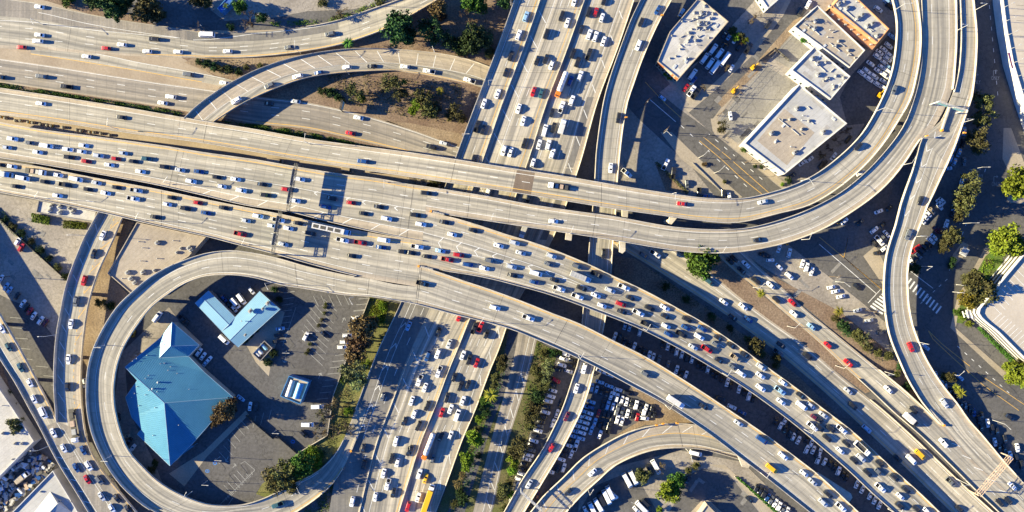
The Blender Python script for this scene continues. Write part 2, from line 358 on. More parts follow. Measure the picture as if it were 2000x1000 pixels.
GP('verge_dark', [(1200, 500), (1240, 505), (1320, 560), (1420, 630), (1520, 705), (1560, 735), (1640, 815), (1600, 790), (1440, 676), (1280, 580), (1200, 545)], 'dirt', 2)
# south: bank, frontage road, lots
GP('bank', [(985, 642), (1050, 650), (1010, 760), (975, 840), (930, 1010), (850, 1010), (930, 800)], 'scrub', 1)
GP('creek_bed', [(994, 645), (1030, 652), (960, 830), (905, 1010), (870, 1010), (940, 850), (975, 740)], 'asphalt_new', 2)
GP('verge', [(1045, 662), (1090, 690), (1075, 740), (1040, 830), (1000, 950), (985, 1010), (955, 1010), (1005, 820)], 'scrub', 3)
GP('parking_lot', [(1088, 690), (1140, 700), (1110, 790), (1050, 900), (1000, 960), (1040, 830), (1075, 740)], 'asphalt', 4)
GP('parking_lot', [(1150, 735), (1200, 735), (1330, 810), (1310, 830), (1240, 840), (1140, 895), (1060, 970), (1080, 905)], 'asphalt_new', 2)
GP('lot_dirt', [(1230, 750), (1370, 836), (1310, 828), (1260, 830), (1195, 855), (1260, 815), (1300, 810), (1240, 770)], 'dirt_pale', 3)
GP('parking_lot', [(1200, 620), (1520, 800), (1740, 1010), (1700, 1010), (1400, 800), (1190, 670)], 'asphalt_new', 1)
GP('yard_paving', [(1200, 912), (1330, 880), (1450, 902), (1560, 1010), (1130, 1010), (1130, 975)], 'lot_pale', 2)
GP('street', [(1300, 1010), (1330, 965), (1340, 930), (1372, 915), (1420, 922), (1450, 960), (1490, 1010)], 'asphalt_road', 3)
GP('parking_lot', [(1130, 1000), (1160, 950), (1220, 925), (1255, 950), (1290, 1010)], 'asphalt', 3)
GP('pavement', [(1386, 908), (1416, 908), (1500, 985), (1520, 1010), (1492, 1010), (1440, 940), (1412, 916)], 'sidewalk', 4)
GP('pavement', [(1340, 1010), (1372, 976), (1386, 978), (1420, 1010)], 'sidewalk', 4)
GP('parking_lot', [(1800, 700), (1830, 730), (1900, 830), (1990, 940), (1990, 1010), (2060, 1010), (1900, 780)], 'asphalt_new', 3)

prg = random.Random(5)
for (x0, y0, x1, y1, an, n, m_) in ((10, 470, 110, 560, .7, 7, 'lot_grey'), (20, 400, 150, 480, .5, 5, 'lot_grey'), (520, 600, 660, 800, .9, 7, 'asphalt'), (430, 830, 570, 940, -.7, 5, 'asphalt'), (1410, 180, 1480, 270, .75, 5, 'asphalt'), (1330, 230, 1480, 350, .75, 6, 'asphalt_new'), (1540, 510, 1640, 590, .75, 5, 'lot_grey'), (1880, 640, 1990, 780, .75, 7, 'asphalt'), (1290, 930, 1460, 990, .6, 4, 'lot_grey'), (1400, 90, 1540, 200, -.8, 6, 'lot_grey')):
    for k in range(n):
        x, y = prg.uniform(x0, x1), prg.uniform(y0, y1); l_, w_ = prg.uniform(4, 14), prg.uniform(1.5, 5); a = an+1.57*prg.randrange(2); c, s_ = math.cos(a), math.sin(a)
        GP('asphalt_patch', [(x+u*c-v*s_, y+u*s_+v*c) for u, v in ((-l_, -w_), (l_, -w_*.9), (l_*.9, w_), (-l_, w_))], m_, 3 if m_ != 'asphalt_new' else 4)
# ------------------------------------------------------------------ roads, ramps and viaducts: cross sections (edge A, edge B, height)
DECK = {}
SHOULDER = dict(R1=(.16, .87), W1=(.065, .84), W2=(.095, .90), R2=(.13, .79), F=(.075, .925), G=(.08, .88), L=(.0, .92), R4=(.0, .80), J=(.1, .88), P=(.0, .86), M=(.41, .87), C=(.62, .95), L2=(0, .71), T=(0, .93), B=(.05, .94), NS=(.0, .955), H=(.07, .91))
def deck(key, name, label, secs, mt='deck_concrete', wa=((0, 99, 0.9),), wb=((0, 99, 0.9),), marks=(), thick=1.7, piers=True, joints=()):
    sh = SHOULDER.get(key, (0, 1)); us = [0.0]+([sh[0]] if sh[0] > 0 else [])+[sh[0]+(sh[1]-sh[0])*k/3 for k in (1, 2)]+([sh[1]] if sh[1] < 1 else [])+[1.0]
    A, idx = catmull([(s[0], s[1], s[4]) for s in secs], 14); n0 = len(A)
    # the same parameter for both edges
    def at(arr, t):
        i = min(int(t), len(arr)-2); p, _ = None, None
        return i, t-i
    pa = [np.array((s[0], s[1], s[4]), float) for s in secs]; pb = [np.array((s[2], s[3], s[4]), float) for s in secs]
    def ev(pts, t):
        n = len(pts); i = min(int(t), n-2); u = t-i
        p0 = pts[max(i-1, 0)]; p1 = pts[i]; p2 = pts[i+1]; p3 = pts[min(i+2, n-1)]
        L_ = math.hypot(*(p2[:2]-p1[:2])) or 1; l0 = math.hypot(*(p1[:2]-p0[:2])) or L_; l2 = math.hypot(*(p3[:2]-p2[:2])) or L_
        m1 = (p2-p0)*0.5*min(1, 2*L_/(l0+L_)); m2 = (p3-p1)*0.5*min(1, 2*L_/(l2+L_))
        u2 = u*u; u3 = u2*u
        return (2*u3-3*u2+1)*p1+(u3-2*u2+u)*m1+(-2*u3+3*u2)*p2+(u3-u2)*m2
    ts = []
    for i in range(len(secs)-1):
        L_ = max(math.hypot(*(pa[i+1][:2]-pa[i][:2])), math.hypot(*(pb[i+1][:2]-pb[i][:2]))); k = max(1, int(L_/14))
        ts += [i+j/k for j in range(k)]
    ts.append(len(secs)-1.0)
    QA = [ev(pa, t) for t in ts]; QB = [ev(pb, t) for t in ts]
    VA = [P(*q) for q in QA]; VB = [P(*q) for q in QB]
    mid = [(a+b)/2 for a, b in zip(VA, VB)]
    s = [0.0]
    for i in range(1, len(mid)): s.append(s[-1]+(mid[i]-mid[i-1]).length)
    d = dict(key=key, ts=ts, A=VA, B=VB, s=s, mid=mid, pm=[(a+b)/2 for a, b in zip(QA, QB)], qa=QA, qb=QB)
    DECK[key] = d
    m_ = MB()
    for i in range(len(mid)-1):
        for u0, u1 in zip(us[:-1], us[1:]):
            um = (u0+u1)/2; mi = 2 if (um < sh[0] or um > sh[1]) else 0
            q = [VA[i].lerp(VB[i], u0), VA[i].lerp(VB[i], u1), VA[i+1].lerp(VB[i+1], u1), VA[i+1].lerp(VB[i+1], u0)]
            w0 = (VB[i]-VA[i]).length; w1 = (VB[i+1]-VA[i+1]).length
            uv = [(u0*w0, s[i]), (u1*w0, s[i]), (u1*w1, s[i+1]), (u0*w1, s[i+1])]
            n = (q[1]-q[0]).cross(q[3]-q[0])
            if n.z < 0: q = q[::-1]; uv = uv[::-1]
            m_.face(q, mi, uv)
    zz = max(v.z for v in VA)
    if zz > 0.5:
        dn = Vector((0, 0, -1))
        for i in range(len(mid)-1):
            t0 = min(thick, max(VA[i].z-0.0, 0.02)); t1 = min(thick, max(VA[i+1].z, 0.02))
            def inn(j, sgn, t): return (VA[j].lerp(VB[j], 0.12) if sgn == 0 else VA[j].lerp(VB[j], 0.88))+dn*t
            for sgn, V in ((0, VA), (1, VB)):
                e0, e1 = V[i]+dn*min(0.5, t0), V[i+1]+dn*min(0.5, t1)
                m_.face([V[i], V[i+1], e1, e0], 1); m_.face([e0, e1, inn(i+1, sgn, t1), inn(i, sgn, t0)], 1)
            m_.face([inn(i, 0, t0), inn(i, 1, t0), inn(i+1, 1, t1), inn(i+1, 0, t1)], 1)
    o = struct(m_.obj(name, [mt, 'parapet_concrete', 'shoulder_concrete']), label); d['obj'] = o
    # parapets
    for rng, V, W in ((wa, VA, VB), (wb, VB, VA)):
        for (i0, i1, h) in rng:
            m_ = MB(); js = [j for j in range(len(ts)) if i0-1e-6 <= ts[j] <= i1+1e-6]
            for a, b in zip(js[:-1], js[1:]):
                def prof(j):
                    inw = (W[j]-V[j]).normalized(); b0 = V[j]-inw*0.04
                    return [b0+Vector((0, 0, -0.25)), b0+Vector((0, 0, h)), b0+inw*0.26+Vector((0, 0, h)), b0+inw*0.46+Vector((0, 0, 0.003))]
                p, q = prof(a), prof(b)
                for k in range(3): m_.face([p[k], q[k], q[k+1], p[k+1]])
            for e in (js[0], js[-1]) if len(js) > 1 else (): 
                m_.face(prof(e))
            if m_.f: m_.obj('parapet', 'parapet_concrete', o)
    # painted lines
    mw = MB(); my = MB()
    def pt(sv, u):
        j = min(max(np.searchsorted(s, sv)-1, 0), len(s)-2); f = (sv-s[j])/max(s[j+1]-s[j], 1e-6)
        a = VA[j].lerp(VA[j+1], f); b = VB[j].lerp(VB[j+1], f); return a.lerp(b, u), (b-a).normalized()
    d['pt'] = pt
    def s_at(t):
        j = min(max(np.searchsorted(ts, t)-1, 0), len(ts)-2); f = (t-ts[j])/max(ts[j+1]-ts[j], 1e-6); return s[j]+f*(s[j+1]-s[j])
    d['s_at'] = s_at
    for mk in marks:
        kind, u0, u1, t0, t1 = mk[:5]; t1 = min(t1, len(secs)-1)
        sa, sb = s_at(t0), s_at(t1); tgt = my if kind[0] == 'y' else mw; wd = 0.10 if kind[1] == 'd' else 0.14 if kind[0] == 'y' else 0.09
        if kind[1] == 'd': runs = [(x, x+3.7) for x in np.arange(sa+2, sb-3.7, 14.6)]
        elif kind[1] == 'f': runs = [(x, x+1.2) for x in np.arange(sa+1, sb-1.2, 3.0)]
        else: runs = [(sa, sb)]
        for x0, x1 in runs:
            nn = max(1, int((x1-x0)/3.5)); pv = None
            for k in range(nn+1):
                x = x0+(x1-x0)*k/nn; u = u0+(u1-u0)*(x-sa)/max(sb-sa, 1e-6); p, ac = pt(x, u); p = p+Vector((0, 0, 0.012))
                cur = (p-ac*wd, p+ac*wd)
                if pv:
                    q = [pv[0], pv[1], cur[1], cur[0]]
                    if (q[1]-q[0]).cross(q[3]-q[0]).z < 0: q = q[::-1]
                    tgt.face(q)
                pv = cur
    if zz > 4: joints = list(joints)+[(t_, 0, 1) for t_ in np.interp(np.arange(38, s[-1], 52), s, ts)]
    for t, u0, u1 in joints:
        p, _ = pt(s_at(t), u0); q, _ = pt(s_at(t), u1); dr = (q-p).normalized(); nn = Vector((-dr.y, dr.x, 0))*(0.09 if t == int(t) or round(t*20) == t*20 else 0.05); z = Vector((0, 0, 0.008))
        mj = MB(); a = [p-nn+z, q-nn+z, q+nn+z, p+nn+z]
        mj.face(a if (a[1]-a[0]).cross(a[3]-a[0]).z > 0 else a[::-1]); mj.obj('expansion_joint', 'joint', o)
    if mw.f: mw.obj('lane_marking', 'white_line', o)
    if my.f: my.obj('edge_marking', 'yellow_line', o)
    # piers
    if piers and zz > 4:
        x = 12.0
        while x < s[-1]-6:
            p, ac = pt(x, 0.5); wdt = 0
            j = min(max(np.searchsorted(s, x)-1, 0), len(s)-2); wdt = (VB[j]-VA[j]).length
            if p.z > 3.6:
                mp = MB(); cols = 1 if wdt < 15 else (2 if wdt < 30 else 3)
                zt = p.z-thick+0.05
                # cap beam
                al = Vector((-ac.y, ac.x, 0)); hw = wdt*0.36
                c_ = [p-ac*hw-al*0.8, p+ac*hw-al*0.8, p+ac*hw+al*0.8, p-ac*hw+al*0.8]
                mp.prism([(v.x, v.y) for v in c_], zt-1.0, zt, 0)
                for k in range(cols):
                    uu = 0 if cols == 1 else (k/(cols-1)-0.5)*2*0.6*hw
                    cc = p+ac*uu; mp.bar((cc.x, cc.y, -0.1), (cc.x, cc.y, zt-0.9), 0.85, 0, 10)
                mp.obj('pier', 'parapet_concrete', o)
            x += 30
    return d
def along(px, py, key):
    d = DECK[key]; best = None
    for i in range(len(d['pm'])-1):
        a = d['pm'][i][:2]; b = d['pm'][i+1][:2]; ab = b-a; t = float(np.clip(np.dot(np.array((px, py))-a, ab)/max(np.dot(ab, ab), 1e-6), 0, 1))
        q = a+ab*t; dd = float(np.hypot(*(np.array((px, py))-q)))
        if best is None or dd < best[0]: best = (dd, i, t)
    dd, i, t = best; z = d['mid'][i].z*(1-t)+d['mid'][i+1].z*t
    # heading blended between the two edges
    qa = d['A'][i+1]-d['A'][i]; qb = d['B'][i+1]-d['B'][i]; A2 = d['qa'][i][:2]; B2 = d['qb'][i][:2]
    L_ = max(np.hypot(*(B2-A2)), 1); u = float(np.clip(np.dot(np.array((px, py))-A2, (B2-A2)/L_)/L_, 0, 1))
    h = qa.normalized().lerp(qb.normalized(), u)
    return z, math.atan2(h.y, h.x)
GP('gap_paving', [(-30, 205), (400, 262), (860, 330), (860, 385), (560, 345), (-30, 262)], 'tan_concrete', 2)
NOW = ()
deck('T', 'road', 'grade level freeway bending up along the top left corner', [
 (-20,-6,-20,94,.12),(75,6,75,97,.12),(170,27,155,103,.12),(250,41,270,110,.12),(340,54,350,112,.12),(400,64,400,113,.12),(500,62,490,112,.2),(600,52,585,102,.9),
 (660,40,665,87,1.8),(738,14,745,60,3.2),(800,-8,800,32,4.6),(850,-32,865,-6,5.2)], wa=((7,11,.9),), wb=((5,11,.9),),
 marks=[('wd',.56,.585,0,5),('wd',.585,.38,5,11),('wd',.80,.72,0,5),('wd',.72,.66,5,11),('ws',.45,.33,0,4.2),('ws',.2,.33,1,4.2),('ws',.33,.06,4.6,6),('ws',.06,.08,6,11),('ys',.93,.93,3.2,11)])
deck('T2', 'connector_road', 'single lane connector dropping from the top left freeway', [
 (60,88,60,106,.08),(140,97,140,118,.08),(200,106,195,127,.08),(270,121,265,138,.08),(360,137,355,154,.08),(440,153,430,168,.08),(500,172,490,186,.07)], wa=NOW, wb=NOW,
 marks=[('ys',.95,.95,0,4.5),('ws',.06,.06,1,5)])
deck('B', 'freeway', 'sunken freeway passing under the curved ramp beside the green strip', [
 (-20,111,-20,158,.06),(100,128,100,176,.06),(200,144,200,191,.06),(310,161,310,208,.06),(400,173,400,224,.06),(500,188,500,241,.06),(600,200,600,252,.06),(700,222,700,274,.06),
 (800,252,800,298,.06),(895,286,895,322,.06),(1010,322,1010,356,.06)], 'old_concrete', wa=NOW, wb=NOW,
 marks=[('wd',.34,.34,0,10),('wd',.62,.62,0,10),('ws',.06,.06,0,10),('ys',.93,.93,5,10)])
deck('C', 'curved_ramp', 'curved ramp with hatched shoulder looping over the sunken freeway', [
 (345,245,405,250,5.6),(360,232,418,238,5.6),(380,212,440,223,5.5),(412,187,480,199,5.2),(452,162,540,172,4.5),(502,137,600,152,3.5),(562,116,660,143,2.5),(622,103,720,139,1.4),(682,96,770,138,.6),
 (740,95,800,142,.25),(800,98,835,147,.15),(862,105,890,158,.12),(915,116,925,166,.12),(965,134,965,180,.12)], wa=((1,9,1.2),(9,13,.5)), wb=((1,8,.8),),
 marks=[('ws',.62,.62,1,13),('ys',.95,.95,1,12)])
deck('NS', 'freeway', 'wide upright freeway crossing the picture under the viaducts', [
 (1008,-10,1242,-10,6.5),(970,96,1206,96,6.5),(930,200,1167,200,6.5),(889,310,1130,330,6.2),(838,450,1078,470,4.5),(783,590,1004,604,2),(740,680,975,682,1.3),(718,735,957,725,1.1),(694,800,929,800,1),
 (672,858,904,858,1),(655,930,878,930,1),(640,1015,846,1015,1)], 'pale_concrete', wa=((0,5,1.1),(5,8,.5)), wb=((0,4,.9),(4.5,11,.5)),
 marks=[('wd',.125,.12,0,4),('ys',.185,.19,0,3.6),('ws',.05,.05,0,4),('ws',.34,.33,0,4),('wd',.40,.39,0,4),('wd',.465,.455,0,4),('ys',.54,.53,0,4),('wd',.665,.66,0,4),('wd',.74,.735,0,4),
  ('wd',.815,.81,0,4),('ws',.89,.885,0,4),
  ('ws',.09,.11,5,9),('ws',.135,.16,5,9),('wd',.22,.22,5,11),('ws',.375,.375,5,11),('wd',.445,.445,5,11),('wd',.51,.51,5,11),('wd',.57,.57,5,11),('ys',.63,.63,5,11),('wd',.745,.745,5,11),('wd',.805,.805,5,11),('wd',.865,.865,5,11),('ws',.925,.925,5,11)])
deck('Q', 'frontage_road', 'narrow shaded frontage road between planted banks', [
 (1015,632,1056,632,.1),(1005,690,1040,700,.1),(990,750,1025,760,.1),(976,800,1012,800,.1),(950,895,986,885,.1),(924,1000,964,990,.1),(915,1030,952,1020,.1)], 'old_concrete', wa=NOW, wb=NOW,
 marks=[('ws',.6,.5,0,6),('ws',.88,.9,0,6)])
deck('P', 'ramp', 'narrow elevated ramp running beside the upright freeway', [
 (1262,-25,1322,-25,8),(1250,0,1312,0,8),(1232,38,1290,38,8),(1216,80,1270,80,8),(1200,124,1252,124,8),(1187,164,1238,164,8),(1178,200,1226,200,8),(1170,250,1217,250,8),(1164,300,1211,300,7.9),(1161,354,1206,354,7.8),
 (1156,420,1202,425,7.6),(1151,475,1197,480,7.2),(1146,540,1193,540,6.8),(1138,610,1183,620,6.3),(1130,700,1163,710,5.8),(1117,742,1152,756,5.5),(1097,800,1136,802,5.2),(1060,876,1102,870,4.8),(1020,936,1062,938,4.4),(984,1000,1024,1000,4),(966,1030,1008,1030,4)],
 wa=((0,20,1.0),), marks=[('wd',.5,.5,0,5),('ws',.14,.2,0,20),('ws',.86,.8,0,20)])
R1 = [(-20,169,-20,222,3.2),(100,187,100,237,3.8),(250,211,250,260,4.8),(400,237,392,279,6),(500,253,487,295,7),(600,271,580,311,8),(700,285,690,329,9.3),(800,298,790,344,10.6),(900,313,890,359,11.8),(1000,329,990,374,12.8),
 (1100,344,1095,391,13.5),(1200,361,1200,408,13.8),(1300,377,1300,422,13.6),(1380,387,1365,431,13.3),(1450,387,1440,435,13),(1510,374,1525,416,12.7),(1556,358,1580,401,12.4),(1600,335,1632,371,12),(1645,300,1684,328,11.6),(1682,262,1722,285,11.2),(1708,220,1752,240,10.8),
 (1730,174,1777,196,10.4),(1742,136,1789,152,10.2),(1748,100,1797,104,10),(1751,60,1798,60,9.9),(1749,30,1795,28,9.8),(1741,-5,1790,-5,9.7),(1735,-25,1785,-25,9.7)]
deck('R1', 'viaduct', 'upper of two parallel curved viaducts sweeping to the top right', R1, wa=((0,99,.9),), wb=((0,99,.85),),
 marks=[('ws',.17,.17,0,27),('wd',.5,.47,0,27),('ys',.86,.80,0,27)], joints=[(3.05,0,1),(7.9,0,1),(10.75,0,1)])
deck('W1', 'viaduct', 'upper freeway on the left packed with slow traffic', [
 (-20,235,-20,305,6),(80,253,80,321,6.8),(180,266,180,338,7.5),(320,285,300,360,8.5),(400,298,385,379,9),(500,312,480,401,9.8),(580,326,565,414,10.4),(660,339,645,434,11),(740,349,725,452,11.5),(800,360,785,464,11.8),(836,365,826,471,12)],
 wb=((0,10,.9),), marks=[('ys',.06,.06,0,10),('wd',.24,.22,0,10),('wd',.44,.46,0,4),('ws',.46,.44,4,10),('wd',.63,.64,0,10),('ws',.84,.83,0,10)], joints=[(3.35,0,1),(9.2,0,1)])
deck('W2', 'viaduct', 'lower freeway on the left packed with slow traffic', [
 (-20,311,-20,372,6),(80,326,80,391,6.8),(184,347,184,412,7.5),(300,368,300,439,8.5),(400,389,400,461,9),(470,403,465,478,9.6),(548,418,540,497,10.2),(612,432,600,514,10.8),(680,446,668,532,11.3),(740,457,726,545,11.6),(826,471,815,560,12)],
 wa=((0,8,.9),), wb=((0,8.6,.9),), marks=[('ys',.09,.09,0,10),('wd',.31,.30,0,10),('wd',.53,.51,0,10),('wd',.74,.72,0,10),('ws',.9,.88,0,9)], joints=[(3.15,0,1)])
deck('R2', 'viaduct', 'lower of two parallel curved viaducts sweeping to the top right', [
 (836,365,831,412,12),(900,375,895,423,12.2),(960,385,955,432,12.5),(1040,400,1033,444,12.8),(1120,412,1112,456,13),(1200,423,1195,469,13),(1300,441,1290,485,12.8),(1360,447,1352,493,12.6),(1420,448,1420,494,12.4),(1470,443,1485,486,12.2),(1530,427,1550,470,12),
 (1580,408,1612,445,11.7),(1640,376,1684,400,11.3),(1685,340,1730,362,11),(1720,304,1765,320,10.6),(1752,264,1797,272,10.2),(1770,232,1822,250,10),(1782,198,1841,220,9.9),(1790,170,1860,175,9.8),(1796,140,1864,140,9.7),(1800,100,1867,100,9.6),(1800,60,1868,60,9.5),(1798,0,1867,0,9.4),(1796,-25,1866,-25,9.3)],
 wb=((.6,15,.85),(18,23,.85)), marks=[('ws',.14,.14,0,14),('wd',.46,.46,0,15),('ws',.78,.78,0,15),('wd',.32,.30,15,23),('ws',.78,.8,16,23)], joints=[(4.55,0,1),(1.3,0,1)])
R4 = [(1872,-25,1898,-25,9.3),(1874,0,1901,0,9.35),(1876,60,1907,60,9.4),(1875,100,1907,100,9.5),(1871,140,1904,142,9.6),(1862,180,1898,188,9.7),(1852,206,1890,214,9.8),(1838,236,1879,244,9.9),(1818,252,1866,282,10.0),(1799,270,1850,320,10.1),(1790,300,1838,345,9.8),
 (1780,336,1822,380,9.5),(1768,370,1811,402,9.2),(1758,400,1803,425,8.9),(1748,440,1793,450,8.6),(1738,470,1784,472,8.3),(1730,500,1776,502,8.1),(1726,535,1772,537,7.9),(1725,570,1773,570,7.7),(1727,600,1775,598,7.4),(1732,636,1782,634,7.1),(1740,666,1792,662,6.7),
 (1754,700,1803,690,6.2),(1770,736,1822,724,5.5),(1786,764,1843,755,4.8),(1802,788,1868,786,4.2),(1832,824,1892,820,3.6),(1848,840,1920,852,3.4),(1902,902,1960,900,3.1),(1952,947,2000,944,2.95),(1992,987,2040,985,2.85),(2032,1027,2080,1025,2.85)]
deck('R4', 'ramp', 'S shaped ramp descending along the right side', R4, wa=((0,5.6,.85),(9,26.4,1.0)), wb=((0,99,.8),),
 marks=[('ws',.35,.35,0,5),('ws',.42,.42,9,15),('ws',.80,.80,5,15),('ws',.44,.40,15,22),('ws',.74,.76,15,25),('wd',.4,.3,23,31),('wd',.7,.6,25,31)], joints=[(1.9,0,1),(5.3,0,1)])
deck('F', 'viaduct', 'jammed freeway of merged traffic heading to the lower right', [
 (831,412,820,520,12),(896,428,880,531,12.2),(945,443,925,538,12.2),(990,458,968,547,12.1),(1040,473,1010,558,11.9),(1090,491,1058,571,11.6),(1150,516,1115,590,11.1),(1200,540,1165,609,10.6),(1240,558,1200,622,10.2),(1280,578,1240,638,9.8),(1320,600,1280,657,9.4),
 (1380,634,1335,686,8.7),(1440,674,1390,718,8),(1500,718,1447,753,7.2),(1550,754,1500,790,6.5),(1605,796,1555,832,5.8),(1660,838,1612,880,5.1),(1700,874,1660,922,4.6),(1740,912,1702,962,4.1),(1800,966,1745,1000,3.6),(1850,1015,1800,1050,3.3)],
 wa=((.7,20,.9),), wb=((.7,20,.9),), marks=[('ys',.06,.06,1,20),('ws',.39,.53,0,7),('ws',.63,.545,0,7),('wd',.21,.26,0,8),('wd',.81,.76,0,8),('wd',.26,.28,8,20),('wd',.5,.5,7.5,20),('wd',.74,.72,8,20),('ws',.93,.92,1,20)])
deck('G', 'viaduct', 'nearly empty viaduct below the jammed freeway at lower right', [
 (820,520,812,594,12),(860,532,846,603,12),(900,546,882,613,11.9),(960,566,940,627,11.7),(1020,588,995,642,11.4),(1080,612,1050,664,11.1),(1130,631,1100,686,10.8),(1200,666,1168,719,10.3),(1260,696,1222,748,9.9),(1320,732,1280,779,9.5),(1370,764,1328,809,9.1),
 (1424,800,1380,844,8.7),(1500,852,1452,899,8.1),(1560,897,1508,942,7.6),(1600,928,1548,974,7.2),(1660,984,1600,1016,6.8),(1720,1040,1660,1070,6.5)], wa=((.5,16,.9),),
 marks=[('ys',.07,.07,.8,16),('wd',.36,.36,0,16),('wd',.62,.62,0,16),('ws',.88,.88,0,16)], joints=[(5.6,0,1),(9.6,0,1),(.1,0,1)])
deck('L', 'loop_ramp', 'long loop ramp circling the blue roofed buildings', [
 (815,560,812,594,12),(770,555,765,585,11.9),(726,545,722,579,11.7),(676,537,674,576,11.3),(600,520,604,565,10.9),(540,503,548,556,10.6),(490,493,500,543,10.4),(450,489,455,537,10.2),(400,495,404,539,10),(340,516,362,553,9.8),(295,541,322,579,9.6),(258,572,294,602,9.4),(230,600,268,636,9.2),
 (204,640,243,676,9),(184,682,229,714,8.7),(174,720,224,745,8.4),(171,760,223,772,8.1),(173,802,226,802,7.8),(181,842,236,842,7.4),(197,882,252,880,7),(220,922,278,910,6.5),(250,958,310,940,6),(295,994,352,965,5.4),(345,1015,400,983,4.8),(400,1026,440,987,4.2),(480,1030,480,984,3.5),
 (540,1019,522,970,2.8),(590,993,572,945,2.2),(640,955,620,920,1.7),(670,916,652,890,1.4),(690,872,671,858,1.2),(703,836,684,826,1.1),(716,800,698,795,1.05)], wa=((2.6,9,.9),(9,22,1.6),(22,29,.9)), wb=((0,30,.85),),
 marks=[('ws',.30,.26,3,24),('wd',.62,.62,2,28),('ws',.9,.9,1,28),('ys',.1,.1,22,29)], joints=[(2.1,0,1),(4.4,0,1)])
deck('L1', 'ramp', 'ramp at the lower left corner with a line of cars', [
 (-190,385,-154,365,6.5),(-115,507,-79,486,6.5),(-40,628,-4,606,6.5),(0,698,37,676,6.5),(30,745,65,728,6.5),(60,800,97,790,6.5),(80,836,113,824,6.5),(100,876,134,858,6.5),(120,912,158,900,6.5),(150,960,186,942,6.5),(174,1000,214,985,6.5),(195,1035,235,1018,6.5)],
 wb=((0,6,.9),), marks=[('ws',.22,.3,0,11),('ys',.88,.88,0,5.6),('ws',.93,.93,6,11)])
deck('L2', 'ramp', 'curved ramp on the left with a blue shaded hatched shoulder', [
 (198,405,246,415,4.5),(191,420,238,430,4.7),(166,466,222,468,5.2),(152,500,207,500,5.7),(138,536,192,533,6.1),(128,570,180,570,6.4),(122,602,172,602,6.6),(114,644,165,650,6.7),(110,680,161,690,6.7),(108,720,159,735,6.7),(108,762,160,778,6.6),(111,803,163,810,6.6),(113,824,168,846,6.5),
 (134,858,178,880,6.5),(158,900,203,922,6.5),(186,942,232,957,6.5),(214,985,266,998,6.5),(235,1018,285,1025,6.5)], wa=((0,12,1.45),), marks=[('ws',.32,.34,0,12),('yf',.68,.7,0,11),('ws',.08,.08,12.3,17),('ys',.85,.85,12,17)])
deck('H', 'freeway', 'half shaded freeway along the foot of the jammed viaduct', [
 (1165,455,1195,415,.08),(1215,487,1255,448,.08),(1270,520,1312,484,.08),(1330,558,1375,523,.08),(1400,603,1443,579,.08),(1460,645,1505,626,.08),(1520,690,1565,668,.08),(1600,757,1645,736,.08),(1680,830,1722,798,.08),(1760,905,1795,864,.08),(1840,983,1875,941,.08),(1900,1040,1940,1000,.08)],
 'pale_concrete', wa=NOW, wb=((7.6,11,.6),), marks=[('wd',.36,.36,0,11),('wd',.64,.64,0,11),('ws',.9,.9,0,11),('ys',.08,.08,0,11)])
deck('J', 'freeway', 'freeway beside the dry dirt bank at lower right', [
 (1355,455,1410,452,.1),(1405,502,1458,498,.1),(1440,534,1495,532,.1),(1480,565,1537,570,.12),(1520,600,1575,606,.2),(1600,668,1655,671,.5),(1650,716,1695,704,1),(1700,762,1740,740,2),(1745,805,1780,774,2.8),(1800,853,1846,838,3.4),(1860,912,1900,900,3.1),(1906,958,1950,945,2.95),(1950,1000,1990,985,2.85),(1990,1040,2030,1025,2.85)],
 wa=((6.3,13,.9),), wb=((6.5,8.9,.9),), marks=[('ys',.1,.1,0,13),('wd',.5,.5,0,13),('ws',.88,.88,0,8)])
deck('M', 'curved_ramp', 'curved ramp with hatched shoulder at the bottom edge', [
 (1010,1030,1080,1035,5.5),(1036,1000,1108,998,5.3),(1060,970,1135,968,5.1),(1100,932,1168,938,4.8),(1140,893,1200,910,4.4),(1200,856,1240,890,3.9),(1240,839,1275,879,3.6),(1280,830,1303,875,3.4),(1320,826,1330,874,3.2),(1360,829,1370,877,3),(1400,838,1410,887,2.8),(1450,855,1447,898,2.6),(1480,872,1470,905,2.5)],
 wa=((0,99,1.0),), marks=[('ys',.40,.42,0,12),('ws',.86,.86,0,12)], joints=[(8.1,0,1)])

def strip_mark(key, strokes, name='hatch_marking', m='white_line', wd=0.14, t0=0, t1=1, step=12, u=(0, .3), lean=3.0, chev=False):
    """slanted strokes or chevrons between two lane lines"""
    d = DECK[key]; sa, sb = d['s_at'](t0), d['s_at'](t1); q = MB(); n = int(abs(sb-sa)/step); z = Vector((0, 0, .012))
    fu = u if callable(u) else (lambda f: u)
    for k in range(n+1):
        f = (k+.5)/(n+1); x = sa+(sb-sa)*f; u0, u1 = fu(f)
        pts = [(x, u0), (x+lean, u1)] if not chev else [(x, u0), (x+lean, (u0+u1)/2), (x, u1)]
        for (xa, ua), (xb, ub) in zip(pts[:-1], pts[1:]):
            a, _ = d['pt'](xa, ua); b, _ = d['pt'](xb, ub); e = b-a
            nn = Vector((-e.y, e.x, 0)).normalized()*wd; f4 = [a-nn+z, b-nn+z, b+nn+z, a+nn+z]
            if (f4[1]-f4[0]).cross(f4[3]-f4[0]).z < 0: f4 = f4[::-1]
            q.face(f4)
    q.obj(name, m, d['obj'])
strip_mark('C', 0, t0=1.2, t1=12.5, step=8.3, u=(.10, .60), lean=-5)
strip_mark('F', 0, t0=.4, t1=6.5, step=8.5, u=lambda f: (.39+.14*f, .63-.085*f), lean=-2.0, chev=True)
strip_mark('W1', 0, t0=4, t1=10, step=14, u=(.83, .97), lean=-4)
strip_mark('W1', 0, t0=6.4, t1=9.8, step=8, u=(.44, .52), lean=-1.6, chev=True)
strip_mark('NS', 0, t0=.1, t1=3.8, step=13, u=(.235, .33), lean=6)
